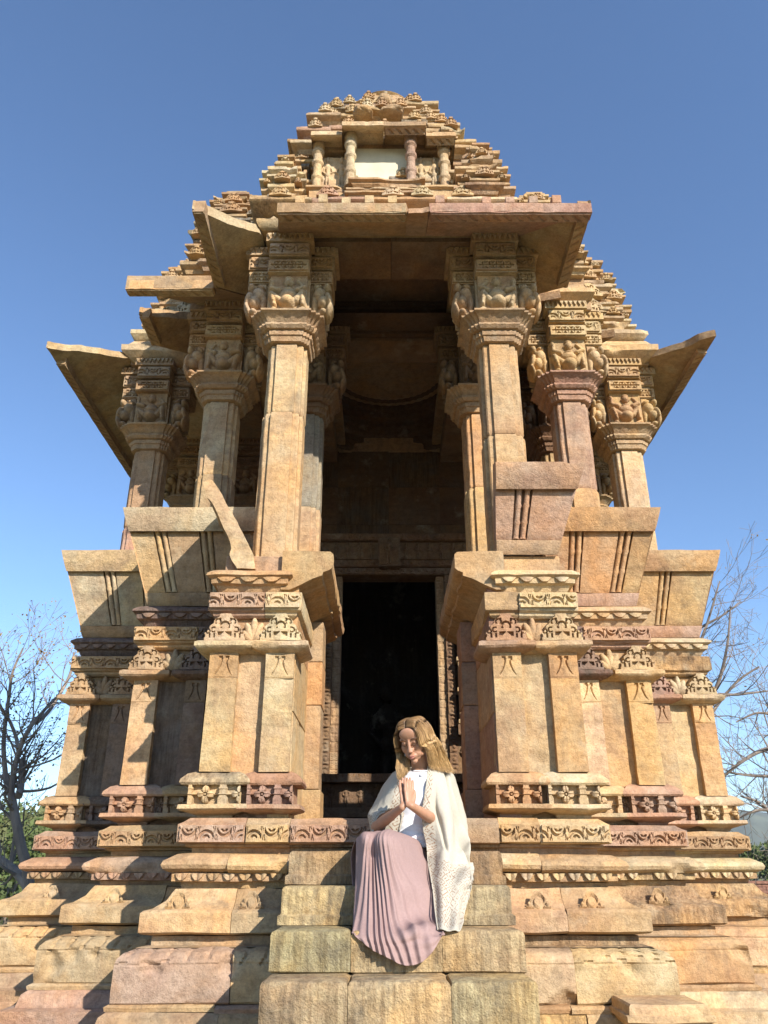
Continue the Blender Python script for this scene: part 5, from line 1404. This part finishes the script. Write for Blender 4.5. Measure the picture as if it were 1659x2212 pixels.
skrows = [
 [(330, 985, 5.00), (420, 965, 5.00), (500, 960, 4.99), (570, 980, 4.99), (640, 1000, 5.0), (720, 1010, 5.08)],
 [(262, 966, 4.74), (340, 946, 4.74), (430, 940, 4.76), (520, 950, 4.80), (610, 980, 4.86), (712, 1030, 5.0)],
 [(232, 972, 4.56), (300, 940, 4.56), (400, 931, 4.55), (490, 936, 4.60), (590, 972, 4.72), (703, 1040, 4.93)],
 [(222, 1010, 4.50), (285, 968, 4.44), (350, 985, 4.43), (430, 962, 4.40), (540, 1000, 4.50), (700, 1090, 4.84)],
 [(217, 1100, 4.48), (280, 1090, 4.42), (350, 1110, 4.42), (430, 1090, 4.36), (560, 1120, 4.45), (755, 1180, 4.78)],
 [(213, 1280, 4.45), (285, 1290, 4.38), (360, 1300, 4.36), (450, 1300, 4.33), (590, 1290, 4.42), (775, 1290, 4.60)],
 [(203, 1480, 4.36), (285, 1490, 4.29), (370, 1500, 4.27), (470, 1510, 4.26), (620, 1480, 4.34), (792, 1430, 4.44)],
 [(196, 1590, 4.25), (285, 1610, 4.185), (380, 1620, 4.175), (490, 1625, 4.165), (640, 1582, 4.19), (775, 1545, 4.30)],
 [(195, 1601, 4.20), (300, 1665, 4.165), (400, 1690, 4.155), (520, 1710, 4.15), (660, 1665, 4.15), (806, 1600, 4.175)],
 [(197, 1606, 4.19), (318, 1712, 4.16), (420, 1765, 4.15), (555, 1824, 4.14), (690, 1780, 4.145), (812, 1608, 4.17)]]
def skf(s, t, P):
    g = sst(t, .24, .55)
    ph = .44+(s-.44)/(.50+.50*sst(t, .25, .85))+.012*np.sin(t*9+s*14)
    f = 0
    for c, w_, a in ((.035, .030, .7), (.135, .035, .55), (.235, .026, .8), (.335, .024, 1.0), (.42, .026, 1.1), (.50, .026, .9), (.575, .024, .9), (.66, .026, .9), (.76, .030, .8), (.87, .032, .6)):
        x = (ph-c)/w_; f = f+a*np.exp(-x*x)
    r = .019*g*(f-.45)*(.55+.45*sst(s, .0, .3))
    # catenary folds at the right, gathered to the hip
    cat = np.sin((t*26-((s-.8)*4)**2*2.2))*sst(s, .55, .78)*sst(t, .40, .62)*(1-sst(t, .80, .9))
    low = np.sin(t*95-((s-.62)*3)**2*9)*sst(t, .82, .86)*sst(s, .40, .6)*.6
    r = r+.017*cat+.002*low
    r = r+.012*np.exp(-((s-.16)/.09)**2-((t-.30)/.1)**2)+.016*np.exp(-((s-.50)/.10)**2-((t-.30)/.10)**2)-.014*np.exp(-((s-.33)/.05)**2-((t-.34)/.13)**2)
    return r+.0025*fbm(P[..., 0]*30, P[..., 1]*30, P[..., 2]*8, 4, 2)
o = sheet('skirt', skrows, 'skirt', 150, 150, skf, .003); o['label'] = 'long dusty mauve skirt spreading over the step'
# underside and back of the skirt
sb = [[(215, 1000, 4.55), (190, 1100, 4.60), (200, 1300, 4.60), (205, 1500, 4.50), (200, 1595, 4.30)], [(330, 1000, 4.7), (330, 1100, 4.72), (330, 1300, 4.66), (330, 1500, 4.52), (330, 1590, 4.40)], [(700, 1060, 4.99), (710, 1150, 4.82), (720, 1300, 4.72), (740, 1450, 4.52), (760, 1580, 4.45)]]
sb = [list(q) for q in zip(*sb)]
sheet('skirt_back', sb, 'skirt', 30, 30, None, .003)
# shawl panels
def wr(s, t, P): return .007*fbm(P[..., 0]*11, P[..., 1]*9, P[..., 2]*7, 2, 3)+.003*fbm(P[..., 0]*40, P[..., 1]*30, P[..., 2]*22, 8, 2)
sr = [
 [(700, 498, 4.83), (745, 492, 4.85), (790, 500, 4.89), (835, 522, 4.93), (866, 548, 4.98), (880, 570, 5.05)],
 [(694, 600, 4.775), (745, 598, 4.785), (800, 596, 4.82), (850, 608, 4.87), (890, 640, 4.96), (905, 660, 5.05)],
 [(668, 760, 4.765), (730, 760, 4.75), (800, 760, 4.76), (870, 770, 4.83), (924, 790, 4.95), (935, 800, 5.05)],
 [(672, 880, 4.775), (745, 880, 4.735), (830, 890, 4.74), (890, 900, 4.81), (943, 900, 4.94), (955, 905, 5.05)],
 [(690, 1000, 4.77), (770, 1010, 4.70), (840, 1010, 4.70), (905, 1010, 4.76), (955, 1010, 4.84), (965, 1010, 4.88)],
 [(697, 1070, 4.72), (775, 1070, 4.66), (845, 1070, 4.66), (912, 1072, 4.70), (966, 1075, 4.755), (974, 1075, 4.775)],
 [(703, 1150, 4.68), (780, 1150, 4.62), (850, 1155, 4.62), (920, 1165, 4.66), (980, 1180, 4.73), (986, 1180, 4.75)],
 [(722, 1250, 4.52), (785, 1250, 4.49), (850, 1250, 4.48), (918, 1250, 4.49), (984, 1245, 4.50), (989, 1245, 4.51)],
 [(736, 1340, 4.46), (790, 1340, 4.43), (850, 1340, 4.42), (908, 1340, 4.44), (960, 1345, 4.46), (966, 1345, 4.48)],
 [(748, 1460, 4.36), (800, 1470, 4.33), (850, 1470, 4.33), (900, 1470, 4.36), (936, 1480, 4.38), (942, 1480, 4.40)],
 [(765, 1583, 4.20), (800, 1590, 4.18), (850, 1592, 4.175), (890, 1592, 4.18), (912, 1588, 4.20), (918, 1586, 4.22)]]
def fr_(s, t, P):
    f = wr(s, t, P)
    f = f+.014*np.sin((s*7+t*3.2)*2)*sst(t, .05, .3)*(1-sst(t, .62, .8))-.030*np.exp(-((s-.50-.5*t)/.035)**2)+.02*np.exp(-((s-.58-.5*t)/.04)**2)*sst(t, .1, .25)*(1-sst(t, .42, .55))-.024*np.exp(-((s-.22-.25*t)/.03)**2)*sst(t, .1, .25)*(1-sst(t, .42, .55))
    f = f+.010*np.sin(s*17+t*5)*sst(t, .66, .8)*(1-.6*sst(t, .92, 1.))
    return f
o = sheet('shawl', sr, 'shawl', 90, 130, fr_, .004, lambda s, t: np.clip((s < .15)*1.+(t > .58)*(s < .95)*1.*(t < .97)*(.65+.35*(s < .5)), 0, 1)); o['label'] = 'cream shawl with brown block-printed borders, right sleeve hanging to the step'
slr = [
 [(462, 548, 5.04), (475, 535, 4.97), (505, 522, 4.91), (545, 512, 4.87), (585, 505, 4.85)],
 [(405, 615, 5.04), (425, 605, 4.95), (455, 602, 4.87), (495, 598, 4.82), (530, 590, 4.80)],
 [(362, 700, 5.0), (385, 700, 4.91), (425, 702, 4.82), (470, 702, 4.78), (515, 700, 4.78)],
 [(322, 778, 4.95), (345, 785, 4.86), (395, 782, 4.80), (450, 775, 4.785), (505, 770, 4.80)],
 [(301, 822, 4.92), (318, 828, 4.83), (350, 818, 4.79), (385, 806, 4.785), (415, 802, 4.80)],
 [(305, 860, 4.90), (320, 872, 4.82), (338, 862, 4.785), (356, 842, 4.785), (370, 828, 4.80)],
 [(318, 935, 4.88), (324, 940, 4.82), (329, 942, 4.79), (334, 938, 4.79), (340, 925, 4.80)]]
sheet('shawl_sleeve', slr, 'shawl', 60, 60, wr, .004, lambda s, t: np.clip((t > .62)*1.+(s > .72)*(t < .6), 0, 1))
sfl = [[(500, 742, 4.83), (535, 748, 4.83), (560, 770, 4.83)], [(455, 830, 4.83), (500, 835, 4.82), (535, 840, 4.82)], [(425, 890, 4.83), (475, 892, 4.82), (522, 895, 4.82)], [(405, 950, 4.84), (455, 950, 4.83), (508, 950, 4.83)]]
sheet('shawl_front', sfl, 'shawl', 30, 30, wr, .004, lambda s, t: (s > .1)*1.)
for nm, row in (('shawl_back', 0),):
    bk = [[(880, 570, 5.05), (760, 520, 5.06), (640, 500, 5.04), (540, 515, 5.04), (462, 548, 5.04)], [(935, 800, 5.05), (780, 780, 5.08), (640, 760, 5.09), (480, 770, 5.08), (330, 790, 4.98)], [(968, 1010, 5.04), (800, 1020, 5.09), (640, 1020, 5.10), (480, 1000, 5.09), (330, 935, 4.98)]]
    sheet('shawl_back', bk, 'shawl', 40, 40, wr, .004, lambda s, t: s*0)
# piping on the edges
def piping(P, r, mat='shawl'):
    mb = MB(); C_ = curveN([wz(*p) for p in P], 50); mb.add(*tube(C_, [r]*len(C_), 6)); return mb.build('hem', PR, mat)
piping([r[0] for r in sr], .0035); pass
piping([(415, 802, 4.79), (378, 820, 4.78), (350, 865, 4.78), (334, 938, 4.785)], .004)
piping([(520, 700, 4.775), (528, 820, 4.81), (515, 900, 4.815), (506, 945, 4.82)], .003)
# sleeve mouth of the far arm

# hair: a cap of hair plus many wavy locks
V, F = [], []
hb((0, .030, .034), (.069, .088, .074), 30); hb((0, .055, -.02), (.062, .060, .09), 24)
cap_ = fuse('hair_cap', V, F, 'hair', .004, 2)
nv_ = len(cap_.data.vertices); co = np.zeros(nv_*3); cap_.data.vertices.foreach_get('co', co)
# cut the cap open over the face
bm_ = bmesh.new(); bm_.from_mesh(cap_.data); HI = HR.inverted()
kill = []
for v in bm_.verts:
    l = HI @ (v.co-HC)/HS
    if l.y < -.030 and l.z < .066-abs(l.x)*.3 and abs(l.x) < .055: kill.append(v)
bmesh.ops.delete(bm_, geom=kill, context='VERTS'); bm_.to_mesh(cap_.data); bm_.free()
a0 = cap_.data.attributes.new('tone', 'FLOAT', 'POINT'); a0.data.foreach_set('value', [.12]*len(cap_.data.vertices))
RH = random.Random(5)
def lock(mb, tones, pts, r, wav, ph, tn):
    C_ = curveN(pts, 26); out = []
    for i, c in enumerate(C_):
        f = i/26; A_ = wav*sst(np.array(f), .25, .6)
        out.append(c+Vector((float(A_)*math.sin(ph+f*15), float(A_)*.6*math.cos(ph*1.3+f*13), 0)))
    rad = [r*(.55+.6*math.sin(math.pi*min(1, .15+i/26*.85)))*(1-.75*(i/26)**5) for i in range(27)]
    Vv, Ff = tube(out, rad, 5); mb.add(Vv, Ff)
    for i in range(27): tones += [min(1, max(0, tn+.50*float(sst(np.array(i/26), .12, .7))))]*5
mb = MB(); tones = []
for i in range(1700):
    side = 1 if i % 5 < 3 else -1        # +1: picture right
    u_ = RH.random()**.8; tn = RH.uniform(.0, .5); back = RH.random(); lay = RH.random()
    ry = -.066+.13*u_; rz = .112-.35*max(0, ry+.03)**1.4-.9*max(0, -ry-.035)
    root = hd(-.006+side*.002, ry, rz+.004*RH.random())
    fy = -.062+.12*u_; bl = .070+.018*lay
    over = hd(side*(.040+.010*lay), ry-.012*(1-u_), rz-.008+.008*lay)
    temple = hd(side*(bl-.002), fy, .045+RH.uniform(-.01, .01))
    cheek = hd(side*(bl+.006), fy-.006*(1-u_), -.015)
    jaw = hd(side*(bl+.012+RH.uniform(-.006, .012)), fy*.7+.002, -.056)
    if side > 0:
        fr = max(0, 1-u_/.22); w_ = min(1, max(0, u_*.78+back*.22)); jt = RH.uniform(-.004, .004)+.008*lay
        over = hd(.036+.014*w_+.008*lay, ry-.012*(1-u_), rz-.006+.006*lay)
        temple = hd(.052+.040*w_+jt-.006*fr, fy-.022*fr, .045)
        cheek = hd(.064+.036*w_+jt-.014*fr, fy-.004*(1-u_)-.020*fr, -.015)
        jaw = hd(.078+.050*w_+jt-.010*fr, fy*.7-.012*fr, -.048)
        ex = 706+176*w_+RH.uniform(-10, 10); ey = 512+30*w_+RH.uniform(-30, 18)*(.4+.6*lay); eY = 4.80+.08*u_+.03*back-.02*lay
        mid_ = wz(700+156*w_+RH.uniform(-8, 8), 486+12*w_, eY-.005); end = wz(ex, ey, eY)
    else:
        ex = 503+72*u_+RH.uniform(-8, 8); ey = 600-75*u_+RH.uniform(-35, 12); eY = 4.72+.08*u_
        mid_ = wz(ex-6, ey-58, eY); end = wz(ex+6, ey, eY)
    lock(mb, tones, [root, over, temple, cheek, jaw, mid_, end], RH.uniform(.0009, .0021), RH.uniform(.002, .006), (u_*6+side*2)+RH.uniform(-1.8, 1.8), (tn*.5+.38*lay-.12)*(1 if side > 0 else .85))  # inner locks darker: shade between strands put into their tone
o = mb.build('hair', PR, 'hair', ang=180)
a0 = o.data.attributes.new('tone', 'FLOAT', 'POINT'); a0.data.foreach_set('value', tones)
o['label'] = 'long wavy light brown hair parted in the middle'
# ------------------------------------------------------------------ air
m = bpy.data.materials.new('air'); m.use_nodes = True; t = m.node_tree; t.nodes.clear()
pv = t.nodes.new('ShaderNodeVolumePrincipled'); ou = t.nodes.new('ShaderNodeOutputMaterial')
pv.inputs['Color'].default_value = (.80, .88, 1, 1); pv.inputs['Density'].default_value = .0002
t.links.new(pv.outputs[0], ou.inputs['Volume']); MAT['air'] = m
x0, x1, y0, y1, z0, z1 = -4500, 4500, -2200, 4500, GZ-1, 130
hz = newobj('haze', [(x, y, z) for z in (z0, z1) for y in (y0, y1) for x in (x0, x1)], [[0, 2, 3, 1], [4, 5, 7, 6], [0, 1, 5, 4], [2, 6, 7, 3], [0, 4, 6, 2], [1, 3, 7, 5]], None, 'air', smooth=False)
tag(hz, kind='stuff')
